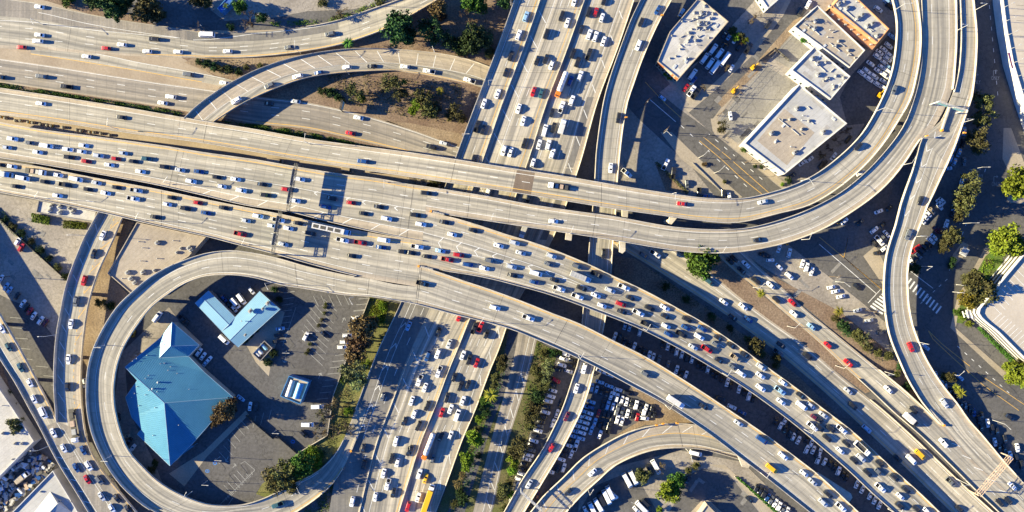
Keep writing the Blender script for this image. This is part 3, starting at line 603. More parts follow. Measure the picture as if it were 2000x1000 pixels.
strip_mark('NS', 0, t0=.1, t1=3.8, step=13, u=(.905, .955), lean=4)
strip_mark('NS', 0, t0=5.2, t1=11, step=13, u=(.30, .37), lean=5)
strip_mark('NS', 0, t0=5.2, t1=11, step=13, u=(.93, .97), lean=5)
strip_mark('NS', 0, t0=5.3, t1=9, step=12, u=(.10, .145), lean=-2.5, chev=True)
strip_mark('R4', 0, t0=7.5, t1=13.5, step=7.5, u=(.18, .42), lean=3, chev=True)
strip_mark('J', 0, t0=9.2, t1=11.5, step=8, u=(.8, .99), lean=3)
strip_mark('M', 0, t0=.4, t1=11, step=9.5, u=(.08, .38), lean=-5.5)
strip_mark('L2', 0, t0=1, t1=11.6, step=8.2, u=(.09, .31), lean=3.5)
strip_mark('L2', 0, t0=1, t1=11.6, step=12, u=(.70, .9), lean=-4, m='yellow_line')
strip_mark('L1', 0, t0=7.2, t1=11, step=6.2, u=(.06, .3), lean=2)
strip_mark('Q', 0, t0=1.2, t1=5, step=9, u=(.56, .86), lean=5)

def barrier(key, u, t0, t1, h, label, wid=.5):
    d = DECK[key]; sa, sb = d['s_at'](t0), d['s_at'](t1); n = max(2, int(abs(sb-sa)/5)); q = MB(); pv = None
    fu = u if callable(u) else (lambda f: u)
    for k in range(n+1):
        f = k/n; p, ac = d['pt'](sa+(sb-sa)*f, fu(f)); c_ = [p-ac*wid/2, p-ac*.12+Vector((0, 0, h)), p+ac*.12+Vector((0, 0, h)), p+ac*wid/2]
        if pv:
            for i in range(3): q.face([pv[i], c_[i], c_[i+1], pv[i+1]])
        pv = c_
    tag(q.obj('median_barrier', 'parapet_concrete'), label, 'barrier')
barrier('NS', lambda f: .216+.008*f, 0, 4.2, 1.05, 'concrete barrier between narrow left roadway and chevrons of upright freeway top')
barrier('NS', lambda f: .585-.007*f, 0, 4.2, 1.05, 'concrete median beside the tanker at the top of the upright freeway')
barrier('NS', .655, 4.8, 11, 1.05, 'concrete median beside the white tanker on the bottom upright freeway')
barrier('NS', .285, 6, 11, .5, 'low concrete kerb left of the middle lanes on bottom upright freeway')
# brown patched slabs
def slab(key, t0, t1, u0, u1, m):
    d = DECK[key]; sa, sb = d['s_at'](t0), d['s_at'](t1); q = MB(); n = max(1, int((sb-sa)/4)); z = Vector((0, 0, .006))
    for k in range(n):
        a0, _ = d['pt'](sa+(sb-sa)*k/n, u0); a1, _ = d['pt'](sa+(sb-sa)*k/n, u1); b0, _ = d['pt'](sa+(sb-sa)*(k+1)/n, u0); b1, _ = d['pt'](sa+(sb-sa)*(k+1)/n, u1)
        f4 = [a0+z, a1+z, b1+z, b0+z]
        if (f4[1]-f4[0]).cross(f4[3]-f4[0]).z < 0: f4 = f4[::-1]
        q.face(f4)
    q.obj('patched_slab', m, d['obj'])
slab('NS', 5, 11, .0, .27, 'asphalt_grey'); slab('NS', 1.9, 4, .90, .955, 'asphalt_grey'); slab('T', 0, 4.4, .02, .36, 'asphalt_taupe'); slab('T', 4.4, 8, .02, .36, 'asphalt_grey'); slab('L1', 6, 11, .03, .97, 'asphalt_taupe'); slab('L2', 12, 17, .03, .97, 'asphalt_taupe')
slab('R1', 9.1, 9.45, .04, .96, 'brown_slab')

# painted strokes on streets and lots (pixel polylines on the ground)
def ground_lines(name, lines, m, level, wd=0.1):
    q = MB(); z = Vector((0, 0, zsheet(level)+.008))
    for ln in lines:
        for a, b in zip(ln[:-1], ln[1:]):
            a, b = P(*a)+z, P(*b)+z; e = b-a; nn = Vector((-e.y, e.x, 0)).normalized()*wd
            q.face([a-nn, b-nn, b+nn, a+nn] if True else None)
    for i, f in enumerate(q.f):
        v = [Vector(q.v[j]) for j in f]
        if (v[1]-v[0]).cross(v[3]-v[0]).z < 0: q.f[i] = f[::-1]
    return struct(q.obj(name, m))
def dashes(a, b, n, duty=.35):
    a, b = Vector(a), Vector(b); return [[tuple(a.lerp(b, i/n)), tuple(a.lerp(b, (i+duty)/n))] for i in range(n)]
def row(a, b, n, d):
    return [[(a[0]+(b[0]-a[0])*i/n, a[1]+(b[1]-a[1])*i/n), (a[0]+(b[0]-a[0])*i/n+d[0], a[1]+(b[1]-a[1])*i/n+d[1])] for i in range(n+1)]
ground_lines('street_marking', [[(1300, 203), (1330, 230)], [(1373, 267), (1420, 305), (1502, 377)], [(1366, 275), (1410, 312), (1445, 345), (1488, 379)], [(1656, 465), (1648, 503), (1725, 568)], [(1600, 463), (1648, 503), (1722, 565)],
  [(1813, 646), (1840, 672), (1920, 736), (2000, 790)], [(1813, 646), (1822, 662), (1862, 700), (1920, 752), (1990, 802)], [(1260, 160), (1300, 203)]], 'yellow_line', 3, .11)
ground_lines('street_marking', [[(1270, 195), (1320, 238)]]+dashes((1330, 245), (1470, 375), 8)+dashes((1380, 258), (1500, 360), 7)+[[(1600, 477), (1650, 520), (1712, 574)], [(1695, 592), (1720, 565)]]
  +dashes((1850, 545), (1790, 600), 5)+dashes((1925, 330), (1850, 540), 12)+dashes((1932, 10), (1950, 200), 9)+dashes((1870, 676), (1980, 776), 8)+dashes((1880, 660), (1990, 760), 8)+[[(1776, 528), (1822, 563)]], 'white_line', 3, .13)
ground_lines('crosswalk', row((1780, 544), (1838, 598), 9, (-10, 14)), 'white_line', 3, .40)
ground_lines('crosswalk', row((1700, 597), (1722, 574), 5, (24, 16)), 'white_line', 3, .40)
# parking bays
ground_lines('bay_marking', row((556, 560), (540, 668), 9, (22, -3))+[[(578, 600), (552, 676)]]+row((612, 592), (590, 645), 5, (20, 24))+row((632, 584), (604, 690), 9, (26, 24))+row((712, 606), (636, 790), 15, (-22, 2))
  +row((722, 582), (708, 616), 3, (-22, 2))+row((672, 576), (612, 578), 4, (10, 20))+row((424, 910), (452, 922), 1, (0, 0.1))+row((437, 947), (470, 913), 5, (18, 20))+row((420, 895), (470, 820), 6, (16, 18))+row((500, 812), (530, 800), 2, (-6, 24))
  +[[(430, 985), (498, 918), (478, 901), (470, 906)], [(443, 990), (455, 972)]]+row((440, 972), (490, 922), 12, (4, 5)), 'pale_line', 2, .09)
ground_lines('bay_marking', row((20, 620), (55, 780), 8, (26, 2))+row((70, 715), (100, 752), 2, (24, 2)), 'pale_line', 3, .09)
ground_lines('bay_marking', row((1745, 700), (1760, 715), 1, (2, 2))+row((1232, 980), (1240, 992), 1, (18, 10)), 'pale_line', 4, .1)
# arrows painted in the lot
ground_lines('arrow_marking', [[(668, 630), (673, 620)], [(669, 623), (673, 620), (675, 626)], [(622, 740), (627, 728)], [(622, 731), (627, 728), (629, 734)], [(558, 698), (555, 708)], [(552, 704), (555, 708), (560, 706)], [(446, 892), (441, 902)], [(440, 897), (441, 902), (446, 901)], [(455, 913), (461, 907)], [(457, 906), (461, 907), (461, 911)]], 'pale_line', 2, .13)
ground_lines('bay_symbol', [[(417, 902), (423, 902), (423, 907), (417, 907), (417, 902)], [(402, 918), (408, 918), (408, 922), (402, 922), (402, 918)], [(569, 860), (575, 860), (575, 865), (569, 865), (569, 860)]], 'blue_line', 2, .25)
# ------------------------------------------------------------------ buildings
def inset(pts, d):
    n = len(pts); ar = sum(pts[i][0]*pts[(i+1) % n][1]-pts[(i+1) % n][0]*pts[i][1] for i in range(n))
    if ar < 0: pts = pts[::-1]
    out = []
    for i in range(n):
        p0, p1, p2 = Vector(pts[i-1]), Vector(pts[i]), Vector(pts[(i+1) % n])
        a = (p1-p0).normalized(); b = (p2-p1).normalized(); na = Vector((-a.y, a.x)); nb = Vector((-b.y, b.x))
        m_ = (na+nb); m_ = m_/max(m_.length_squared, .3)*2*.5*2 if False else m_/max((1+na.dot(nb)), .25)
        q = p1+m_*d; out.append((q.x, q.y))
    return pts, out
def poly_roof(mb_, pts, z, mi=0):
    from mathutils.geometry import tessellate_polygon
    for t in tessellate_polygon([[Vector((x, y, 0)) for x, y in pts]]):
        q = [(pts[i][0], pts[i][1], z) for i in t]
        if (Vector(q[1])-Vector(q[0])).cross(Vector(q[2])-Vector(q[0])).z < 0: q = q[::-1]
        mb_.face(q, mi)
def building(name, label, roof_px, h, wall='wall_white', roof='roof_white', par=.6, units=(), win=(), doors=(), wallmats=None, cat='building'):
    pts = [(P(x, y, h+par).x, P(x, y, h+par).y) for x, y in roof_px]
    cx = sum(p[0] for p in pts)/len(pts); cy = sum(p[1] for p in pts)/len(pts)
    root = thing(name, label, cat, (cx, cy, 0)); pts = [(x-cx, y-cy) for x, y in pts]
    o, i = inset(pts, .35); n = len(o); q = MB()
    rev = (o[0] != pts[0])
    for k in range(n):
        a, b = o[k], o[(k+1) % n]; c_, d_ = i[k], i[(k+1) % n]
        q.face([(a[0], a[1], -.1), (b[0], b[1], -.1), (b[0], b[1], h+par), (a[0], a[1], h+par)])
        q.face([(a[0], a[1], h+par), (b[0], b[1], h+par), (d_[0], d_[1], h+par), (c_[0], c_[1], h+par)])
        q.face([(c_[0], c_[1], h+par), (d_[0], d_[1], h+par), (d_[0], d_[1], h-.05), (c_[0], c_[1], h-.05)])
    q.obj('wall', wall, root)
    q = MB(); poly_roof(q, i, h); q.obj('roof', roof, root)
    for u in units:
        px, py, kd = u[:3]; pp = P(px, py, h); 
        rooftop_unit_local(root, cx, cy, px, py, h, kd, u[3] if len(u) > 3 else .6)
    for (e, cnt, z0, z1, wf) in win:
        a = Vector(pts[e]); b = Vector(pts[(e+1) % n]); t = (b-a); L_ = t.length; t /= L_; cen = Vector((0, 0)); nn = Vector((t.y, -t.x))
        if nn.dot((a+b)/2-cen) < 0: nn = -nn
        for k in range(cnt):
            f = MB(); m0 = a+t*(L_*(k+.5-wf/2)/cnt); m1 = a+t*(L_*(k+.5+wf/2)/cnt); m0 += nn*.03; m1 += nn*.03
            f.face([(m0.x, m0.y, z0), (m1.x, m1.y, z0), (m1.x, m1.y, z1), (m0.x, m0.y, z1)])
            g = f.obj('door' if z0 < .1 else 'window', 'glass', root)
    return root
def rooftop_unit_local(root, cx, cy, px, py, h, kd, ang):
    p = P(px, py, h); u = MB(); c, s_ = math.cos(ang), math.sin(ang)
    w_, l_, hh = {'s': (.32, .36, .6), 'm': (.5, .62, .85), 'l': (.75, 1.0, 1.1), 'v': (.2, .2, .8)}[kd]
    x0, y0 = p.x-cx, p.y-cy
    def rot(a, b): return (x0+a*c-b*s_, y0+a*s_+b*c)
    if kd == 'v':
        u.bar((x0, y0, h-.02), (x0, y0, h+hh), .16, 0, 8); u.bar((x0, y0, h+hh), (x0, y0, h+hh+.25), (.32, .1), 0, 8); u.obj('vent_pipe', ['unit_metal'], root); return
    u.prism([rot(-l_, -w_), rot(l_, -w_), rot(l_, w_), rot(-l_, w_)], h+.18, h+hh)
    u.prism([rot(-l_*.9, -w_*.9), rot(l_*.9, -w_*.9), rot(l_*.9, w_*.9), rot(-l_*.9, w_*.9)], h-.02, h+.18)
    a = rot(l_*.4, 0); u.bar((a[0], a[1], h+hh-.01), (a[0], a[1], h+hh+.14), w_*.6, 1, 12)
    a = rot(-l_*.5, 0); u.bar((a[0], a[1], h+hh-.01), (a[0], a[1], h+hh+.3), w_*.3, 0, 8)
    u.obj('rooftop_unit', ['unit_metal', 'dark_metal'], root)

def U(ox, oy, txt, kd):   # unit positions in a 5x tile
    return [(ox+int(a.split(',')[0])/5, oy+int(a.split(',')[1])/5, kd) for a in txt.split()]
b1 = building('commercial_building', 'five sided white roofed building with orange end wall and many rooftop units', [(1362, -2), (1372, 0), (1423, 42), (1326, 154), (1284, 120), (1308, 62)], 6.4, 'wall_tan', 'roof_white', .6,
  U(1200, 0, '780,125 840,120 900,130 960,135 815,170 870,220 900,230 805,275 890,275 725,320 790,395 720,400 700,575 930,180 880,60', 'm')+U(1200, 0, '770,185 660,210 820,240 945,230 755,285 830,290 930,290 540,570 600,550 920,370 640,480 560,350', 's')+U(1200, 0, '850,130 830,230', 'l'),
  win=[(3, 7, 1.0, 3.6, .6)])
a, b = P(1326, 154, 7.0), P(1284, 120, 7.0); t = (b-a).normalized(); nn = Vector((t.y, -t.x, 0)); nn = nn if nn.y < 0 else -nn
L_ = (b-a).length
for (f0, f1) in ((0.02, .16), (.22, .30), (.68, .98)):
    q = MB(); m0 = a+t*L_*f0+nn*.05; m1 = a+t*L_*f1+nn*.05
    q.face([(m0.x-b1.location.x, m0.y-b1.location.y, 3.9), (m1.x-b1.location.x, m1.y-b1.location.y, 3.9), (m1.x-b1.location.x, m1.y-b1.location.y, 6.7), (m0.x-b1.location.x, m0.y-b1.location.y, 6.7)])
    q.obj('painted_panel', 'wall_orange', b1)
b2a = building('warehouse', 'pale flat roofed warehouse with peach wall by the curved viaduct', [(1626, 12), (1652, -20), (1676, -2), (1737, 56), (1714, 84)], 7.4, 'wall_peach', 'roof_pale', .7,
  U(1600, 0, '185,40 265,80 410,150 370,180 510,235 465,255 560,350', 'l')+U(1600, 0, '240,20 100,60', 'm'), win=[(4, 9, 2.4, 4.2, .5)])
b2b = building('warehouse', 'middle flat roofed warehouse with stained tan roof', [(1551, 52), (1597, 10), (1690, 98), (1660, 132)], 6.6, 'wall_white', 'roof_tan', .6,
  U(1600, 0, '185,400 160,445 280,490', 'm')+U(1600, 0, '345,565', 's')+U(1200, 0, '1960,205 1950,280', 'l')+U(1200, 0, '1900,270', 's'), win=[(3, 10, 2.2, 3.6, .35)])
b2c = building('warehouse', 'lower pale roofed warehouse with long white wall', [(1546, 137), (1591, 91), (1661, 149), (1623, 194)], 7.4, 'wall_white', 'roof_pale', .7,
  U(1600, 0, '60,610 75,765 160,740 235,760 140,845', 'm')+U(1200, 0, '1930,570 1980,620 1985,730', 'l')+U(1600, 0, '40,790 190,850', 's'), win=[(3, 7, 1.4, 3.4, .3)])
b3 = building('warehouse', 'large square warehouse with white edged tan roof beside the diagonal street', [(1562, 164), (1655, 241), (1533, 340), (1454, 280)], 8.0, 'wall_white', 'roof_pale', .7,
  U(1200, 200, '1780,60 1530,300 1755,490', 'l')+U(1200, 200, '1710,165 1825,260 1895,180', 'm')+U(1600, 200, '35,290', 'l')+U(1200, 200, '1640,170 1575,380', 's'), win=[(2, 5, 1.0, 3.2, .3)])
q = MB(); poly_roof(q, [(P(x, y, 8).x-b3.location.x, P(x, y, 8).y-b3.location.y) for x, y in [(1532, 212), (1591, 259), (1537, 323), (1479, 275)]], 8.02); q.obj('roof_patch', 'roof_tan', b3)
building('shop', 'small white building cut off by the top edge', [(1482, -10), (1512, -24), (1520, 0), (1500, 17)], 5.5, 'wall_white', 'roof_white', .5, win=[(3, 3, 1, 3, .5)])
building('office_building', 'low long building with hedges under the packed freeway', [(75, 391), (188, 413), (184, 434), (165, 431), (70, 415)], 3.4, 'wall_grey', 'roof_white', .5,
  U(0, 400, '505,15 590,20 490,60 590,75 715,70', 'l')+U(0, 400, '680,35', 'm'), win=[(3, 6, .9, 2.2, .6)])
building('industrial_building', 'low building with streaked tan roof beside the loop ramp', [(267, 434), (402, 463), (368, 501), (330, 523), (255, 573), (210, 534)], 4.6, 'wall_tan', 'roof_tan', .5,
  U(0, 400, '1280,720 1250,660 1320,760 1400,655', 'l')+U(0, 400, '1540,370 1850,420 1870,440', 'l')+U(0, 400, '1770,425 1730,465 1510,640 1390,670', 'm')+U(0, 400, '1360,360 1700,350 1400,420 1380,548 1540,524 1200,720', 'v'))
building('warehouse', 'pale roofed warehouse cut off by the left edge near the junk yard', [(-60, 670), (0, 762), (26, 800), (66, 862), (0, 929), (-60, 985)], 5, 'wall_white', 'roof_white', .6,
  U(0, 800, '150,330 30,230 215,330', 'm')+U(0, 800, '130,230 125,485', 's')+U(0, 600, '30,960', 'v'))
bw = building('warehouse', 'grey roofed warehouse beside the junk yard at the bottom left', [(103, 919), (135, 972), (162, 1018), (100, 1060), (-10, 1035)], 5, 'wall_white', 'roof_pale', .7, U(0, 800, '585,890', 'm')+U(0, 800, '400,800 700,895', 's'))
q = MB(); g = [(P(x, y, 5).x-bw.location.x, P(x, y, 5).y-bw.location.y) for x, y in [(98, 960), (60, 1010), (90, 1045), (140, 1000)]]
r0, r1 = ((g[0][0]+g[3][0])/2, (g[0][1]+g[3][1])/2, 7.4), ((g[1][0]+g[2][0])/2, (g[1][1]+g[2][1])/2, 7.4)
q.face([(*g[0], 5.01), (*g[1], 5.01), r1, r0]); q.face([(*g[2], 5.01), (*g[3], 5.01), r0, r1]); q.face([(*g[3], 5.01), (*g[0], 5.01), r0]); q.face([(*g[1], 5.01), (*g[2], 5.01), r1]); q.obj('roof_monitor', 'roof_pale', bw)
building('house', 'small tan building cut off by the bottom edge beside the cul de sac', [(1364, 1008), (1381, 985), (1404, 1008), (1384, 1030)], 4, 'wall_tan', 'roof_tan', .4)
building('shop', 'narrow blue roofed building among trees at the top left', [(424, 16), (444, -6), (457, 0), (432, 25)], 4, 'blue_steel', 'roof_bright_blue', .3)
# multi-storey car park, top right, with a banner on its roof edge
b5 = building('parking_garage', 'white walled parking garage in the top right corner with a purple banner', [(1957, -30), (1959, 0), (1967, 60), (1979, 122), (2002, 198), (2032, 285), (2140, 285), (2140, -30)], 6.2, 'wall_white', 'garage_floor', .8)
q = MB(); poly_roof(q, [(P(x, y, 6.25).x-b5.location.x, P(x, y, 6.25).y-b5.location.y) for x, y in [(1968, 103), (1977, 102), (1985, 131), (1976, 134)]], 6.25); q.obj('banner', 'banner_purple', b5)
for i in range(7):
    q = MB(); a = P(1962+i*3.2+i*i*.4, 14+i*27, 7.3); a -= b5.location; q.bar((a.x, a.y, 6.6), (a.x, a.y, 9.4), .09, 0, 6); q.bar((a.x, a.y, 9.4), (a.x+2.4, a.y+1.2, 9.7), .07, 0, 6); q.bar((a.x+2.0, a.y+1.0, 9.66), (a.x+2.9, a.y+1.45, 9.66), .16, 0, 6); q.obj('roof_lamp', 'pale_metal', b5)
for k in range(16):
    q = MB(); x = k*30-20; 
    a, b = P(1985+max(0, (x-120)*.32), x, 6.2)-b5.location, P(2100, x+6, 6.2)-b5.location; nn = Vector((0, .05, 0)); a.z = b.z = 6.215; q.face([a-nn, b-nn, b+nn, a+nn]); q.obj('roof_joint', 'joint', b5)
# round cornered car park on the right
arc = [(2060, 455), (2003, 494), (1962, 543), (1926, 588), (1914, 603), (1912, 612), (1917, 620), (1930, 632), (1950, 648), (1976, 674), (2003, 701), (2060, 750)]
arc = arc[:2]+[tuple(p[:2]) for p in catmull([(x, y, 0) for x, y in arc[2:10]], 5)[0]]+arc[10:]
b6 = building('parking_garage', 'white round cornered parking garage with striped walls on the right edge', arc, 8.6, 'wall_white', 'garage_floor', 1.0)
q6 = [(P(x, y, 9.6).x-b6.location.x, P(x, y, 9.6).y-b6.location.y) for x, y in arc]
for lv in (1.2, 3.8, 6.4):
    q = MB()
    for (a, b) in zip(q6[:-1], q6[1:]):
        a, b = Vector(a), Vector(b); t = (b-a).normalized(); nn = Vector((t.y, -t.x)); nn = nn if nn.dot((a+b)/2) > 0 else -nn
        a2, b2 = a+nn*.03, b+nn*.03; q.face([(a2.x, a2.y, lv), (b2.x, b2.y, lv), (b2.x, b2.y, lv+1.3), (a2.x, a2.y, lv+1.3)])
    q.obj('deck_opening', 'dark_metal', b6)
def roof_lines(b, lines, h, name='bay_marking', m='white_line', wd=.1):
    q = MB()
    for a, c in lines:
        a, c = P(*a, h)-b.location, P(*c, h)-b.location; a.z = c.z = h+.015; e = c-a; nn = Vector((-e.y, e.x, 0)).normalized()*wd; f = [a-nn, c-nn, c+nn, a+nn]
        q.face(f if (f[1]-f[0]).cross(f[3]-f[0]).z > 0 else f[::-1])
    q.obj(name, m, b)
roof_lines(b6, row((1934, 592), (1994, 518), 8, (22, 22))+row((1938, 628), (1998, 680), 9, (18, -17)), 8.6)
q = MB(); poly_roof(q, [(P(x, y, 0).x, P(x, y, 0).y) for x, y in [(1876, 604), (1902, 604), (1932, 620), (1926, 632), (1898, 622), (1878, 618)]], 3.4)
for k in range(6):
    a, b = P(1880+k*8, 605+abs(k-2)*1.5, 3.5), P(1884+k*8, 620+k*1.2, 3.5); q.bar(a, b, .35, 1, 6)
for x, y in ((1880, 612), (1900, 620), (1924, 628)):
    a = P(x, y, 0); q.bar((a.x, a.y, 0), (a.x, a.y, 3.4), .3, 0, 8)
tag(q.obj('entrance_canopy', ['wall_white', 'pale_metal']), 'white ribbed canopy at the round corner of the parking garage', 'canopy')
# blue metal roofed hall inside the loop
def facets(name, label, faces, matname, wall, cat='building'):
    pts = [P(x, y, z) for f in faces for x, y, z in f]; cx = sum(p.x for p in pts)/len(pts); cy = sum(p.y for p in pts)/len(pts)
    root = thing(name, label, cat, (cx, cy, 0)); q = MB(); cnt = {}
    for f in faces:
        v = [P(*p) for p in f]; v = [(p.x-cx, p.y-cy, p.z) for p in v]
        from mathutils.geometry import tessellate_polygon
        for t in tessellate_polygon([[Vector((a, b, 0)) for a, b, c in v]]):
            g = [v[i] for i in t]
            if (Vector(g[1])-Vector(g[0])).cross(Vector(g[2])-Vector(g[0])).z < 0: g = g[::-1]
            q.face(g)
        for a, b in zip(f, f[1:]+f[:1]): cnt.setdefault(frozenset((a[:2], b[:2])), []).append((a, b))
    q.obj('roof', matname, root); wq = MB(); fq = MB()
    for k, L_ in cnt.items():
        if len(L_) == 1:
            a, b = [P(*p) for p in L_[0]]; a = a-Vector((cx, cy, 0)); b = b-Vector((cx, cy, 0)); ia, ib = a*.985, b*.985
            wq.face([(ia.x, ia.y, -.1), (ib.x, ib.y, -.1), (ib.x, ib.y, b.z-.05), (ia.x, ia.y, a.z-.05)])
            fq.bar((a.x, a.y, a.z-.08), (b.x, b.y, b.z-.08), .14, 0, 4)
        else:
            a, b = [P(*p)-Vector((cx, cy, 0)) for p in L_[0]]; fq.bar(a+Vector((0, 0, .02)), b+Vector((0, 0, .02)), .11, 0, 4)
    wq.obj('wall', wall, root); fq.obj('roof_trim', 'trim_blue', root)
    return root, cx, cy
R9 = (321, 787, 8.7); A1 = (244, 717, 8.0); T = (332, 910, 7.9)
hall, hx, hy = facets('hall', 'large hall with folded blue metal roof inside the loop ramp', [
  [A1, (313, 660, 5.2), (311, 699, 5.6), (368, 696, 4.6), (400, 728, 4.6), (455, 776, 4.6), R9],
  [A1, R9, (322, 800, 8.7), T, (268, 848, 4.6), (276, 838, 4.8), (257, 815, 4.6), (245, 776, 4.6), (268, 743, 6.8)],
  [R9, (455, 776, 4.6), (376, 866, 4.6), T, (322, 800, 8.7)],
  [(336, 629, 7.4), (313, 660, 5.2), (311, 699, 5.6), (333, 676, 7.6)],
  [(336, 629, 7.4), (333, 676, 7.6), (389, 674, 4.6)],
  [(333, 676, 7.6), (311, 699, 5.6), (368, 696, 4.6), (389, 674, 4.6)]], 'roof_blue', 'wall_tan')
from mathutils.bvhtree import BVHTree
hm = [c for c in hall.children if c.name.startswith('roof')][0].data
bvh = BVHTree.FromPolygons([v.co for v in hm.vertices], [tuple(p.vertices) for p in hm.polygons])
for x, y in [(316, 667), (320, 673), (266, 694), (260, 705), (268, 700), (288, 694), (314, 710), (322, 709), (334, 716), (329, 723), (291, 733), (285, 739), (347, 729), (292, 762), (285, 771), (268, 755), (258, 776), (272, 792), (304, 796), (308, 765), (264, 768), (370, 760), (350, 830), (300, 850)]:
    z = 7
    for it in range(4):
        p = P(x, y, z); hit = bvh.ray_cast((p.x-hx, p.y-hy, 50), (0, 0, -1))[0]
        if hit: z = hit.z
    q = MB(); q.bar((p.x-hx, p.y-hy, z-.2), (p.x-hx, p.y-hy, z+.55), .16, 0, 7); q.bar((p.x-hx, p.y-hy, z+.55), (p.x-hx, p.y-hy, z+.7), (.24, .05), 0, 7); q.obj('vent_pipe', 'unit_metal', hall)
for x, y in [(297, 760), (306, 748)]:
    p = P(x, y, 9.5); hit = bvh.ray_cast((p.x-hx, p.y-hy, 50), (0, 0, -1))[0]; z = hit.z if hit else 9
    q = MB(); q.bar((p.x-hx, p.y-hy, z-.4), (p.x-hx, p.y-hy, z+1.0), .34, 0, 8); q.bar((p.x-hx, p.y-hy, z+1.0), (p.x-hx, p.y-hy, z+1.3), (.5, .1), 0, 8); q.obj('roof_vent', 'unit_metal', hall)
q = MB(); g = [(354, 867, 4.2), (355, 889, 4.2), (379, 871, 4.2)]; v = [P(*p)-Vector((hx, hy, 0)) for p in g]; q.face(v[::-1]); q.face([v[0], v[1], v[1]-Vector((0, 0, .4)), v[0]-Vector((0, 0, .4))])
for a in v: q.bar((a.x*.99, a.y*.99, 0), (a.x*.99, a.y*.99, 4.15), .12, 0, 6)
q.obj('porch_roof', 'roof_blue', hall)
wing, wx, wy = facets('office_building', 'L shaped building with pale blue metal roof inside the loop ramp', [
  [(381, 592, 4.2), (394, 580, 4.7), (447, 634, 4.7), (433, 647, 4.2)], [(394, 580, 4.7), (407, 568, 4.2), (459, 620, 4.2), (447, 634, 4.7)],
  [(433, 647, 4.2), (507, 569, 4.2), (527, 587, 4.9), (449, 664, 4.9)], [(449, 664, 4.9), (527, 587, 4.9), (547, 604, 4.2), (465, 678, 4.2)]], 'roof_paleblue', 'wall_grey')
for x, y, k in ((490, 607, 'l'), (473, 627, 'v'), (480, 654, 'm'), (514, 603, 'm'), (524, 592, 'l')): rooftop_unit_local(wing, wx, wy, x, y, 5.2, k, .8)
seam = MB(); N_ = Vector((.707, .707, 0))
for p in hm.polygons:
    vs_ = [hm.vertices[i].co for i in p.vertices]; nrm = p.normal; run = Vector((nrm.x, nrm.y, 0))
    if run.length < 1e-3: continue
    run.normalize(); side = Vector((-run.y, run.x, 0)); lo = min(v.dot(side) for v in vs_); hi = max(v.dot(side) for v in vs_)
    k = math.ceil(lo/.9)
    while k*.9 < hi:
        c_ = []; d = k*.9
        for a, b in zip(vs_, vs_[1:]+vs_[:1]):
            fa, fb = a.dot(side)-d, b.dot(side)-d
            if fa*fb < 0: c_.append(a.lerp(b, fa/(fa-fb)))
        if len(c_) == 2:
            w_ = side*.05; u = Vector((0, 0, .07)); a, b = c_; seam.face([a-w_, b-w_, b+u, a+u]); seam.face([a+u, b+u, b+w_, a+w_])
        k += 1
seam.obj('roof_seams', 'roof_blue', hall)['kind'] = 'stuff'
# canopy building with a blue frame and a vaulted skylight
b9 = building('car_wash', 'small blue framed canopy building standing alone in the dark parking lot', [(564, 734), (603, 746), (586, 790), (547, 774)], 4.6, 'blue_steel', 'wall_tan', .7)
def vault(root, corners, z, rise, m, name):
    a, b, c_, d_ = [P(x, y, z)-root.location for x, y in corners]; q = MB(); n = 8; pv = None
    for k in range(n+1):
        f = k/n; zz = rise*math.sin(math.pi*f); p = a.lerp(b, f); r_ = d_.lerp(c_, f); p.z = r_.z = z+zz
        if pv: q.face([pv[0], p, r_, pv[1]])
        pv = (p, r_)
    for s_, e in ((a, b), (d_, c_)):
        q.face([Vector((s_.lerp(e, k/n).x, s_.lerp(e, k/n).y, z+rise*math.sin(math.pi*k/n))) for k in range(n+1)])
    q.obj(name, m, root)
vault(b9, [(567, 741), (577, 744), (567, 776), (556, 773)], 4.6, .9, 'wall_white', 'skylight')
vault(b9, [(581, 747), (594, 750), (584, 780), (571, 776)], 4.6, 1.1, 'vault_blue', 'barrel_roof')
q = MB(); g = [(P(x, y, 5.6).x-b2a.location.x, P(x, y, 5.6).y-b2a.location.y) for x, y in [(1625, 15), (1713, 86), (1703, 98), (1613, 32)]]; q.prism(g, 4.6, 5.6); q.obj('loading_canopy', 'wall_peach', b2a)
for k in range(7):
    f = (k+.5)/7; a = P(1619+90*f*.98, 24+68*f, 5.6)-b2a.location; q = MB(); q.prism([(a.x-.5, a.y-.35), (a.x+.5, a.y-.35), (a.x+.5, a.y+.35), (a.x-.5, a.y+.35)], 5.58, 6.1); q.obj('canopy_vent', 'unit_metal', b2a)
# ducts, hatches and membrane patches on the flat roofs
def roof_extra(b, h, ducts=(), patches=(), lights=()):
    for a, c in ducts:
        a, c = P(*a, h)-b.location, P(*c, h)-b.location; a.z = c.z = h+.3; q = MB(); q.bar(a, c, .22, 0, 6)
        for e in (a, c): q.bar((e.x, e.y, h-.02), (e.x, e.y, h+.3), .14, 0, 5)
        q.obj('duct', 'unit_metal', b)
    for (x, y, w_, l_, an) in patches:
        p = P(x, y, h)-b.location; c, s_ = math.cos(an), math.sin(an); q = MB(); q.face([(p.x+u*c-v*s_, p.y+u*s_+v*c, h+.012) for u, v in ((-l_, -w_), (l_, -w_), (l_, w_), (-l_, w_))]); q.obj('roof_patch', 'patch_grey', b)
    for (x, y, an) in lights:
        p = P(x, y, h)-b.location; c, s_ = math.cos(an), math.sin(an); q = MB(); q.prism([(p.x+u*c-v*s_, p.y+u*s_+v*c) for u, v in ((-.9, -.5), (.9, -.5), (.9, .5), (-.9, .5))], h-.02, h+.28); q.obj('skylight', 'skylight_grey', b)
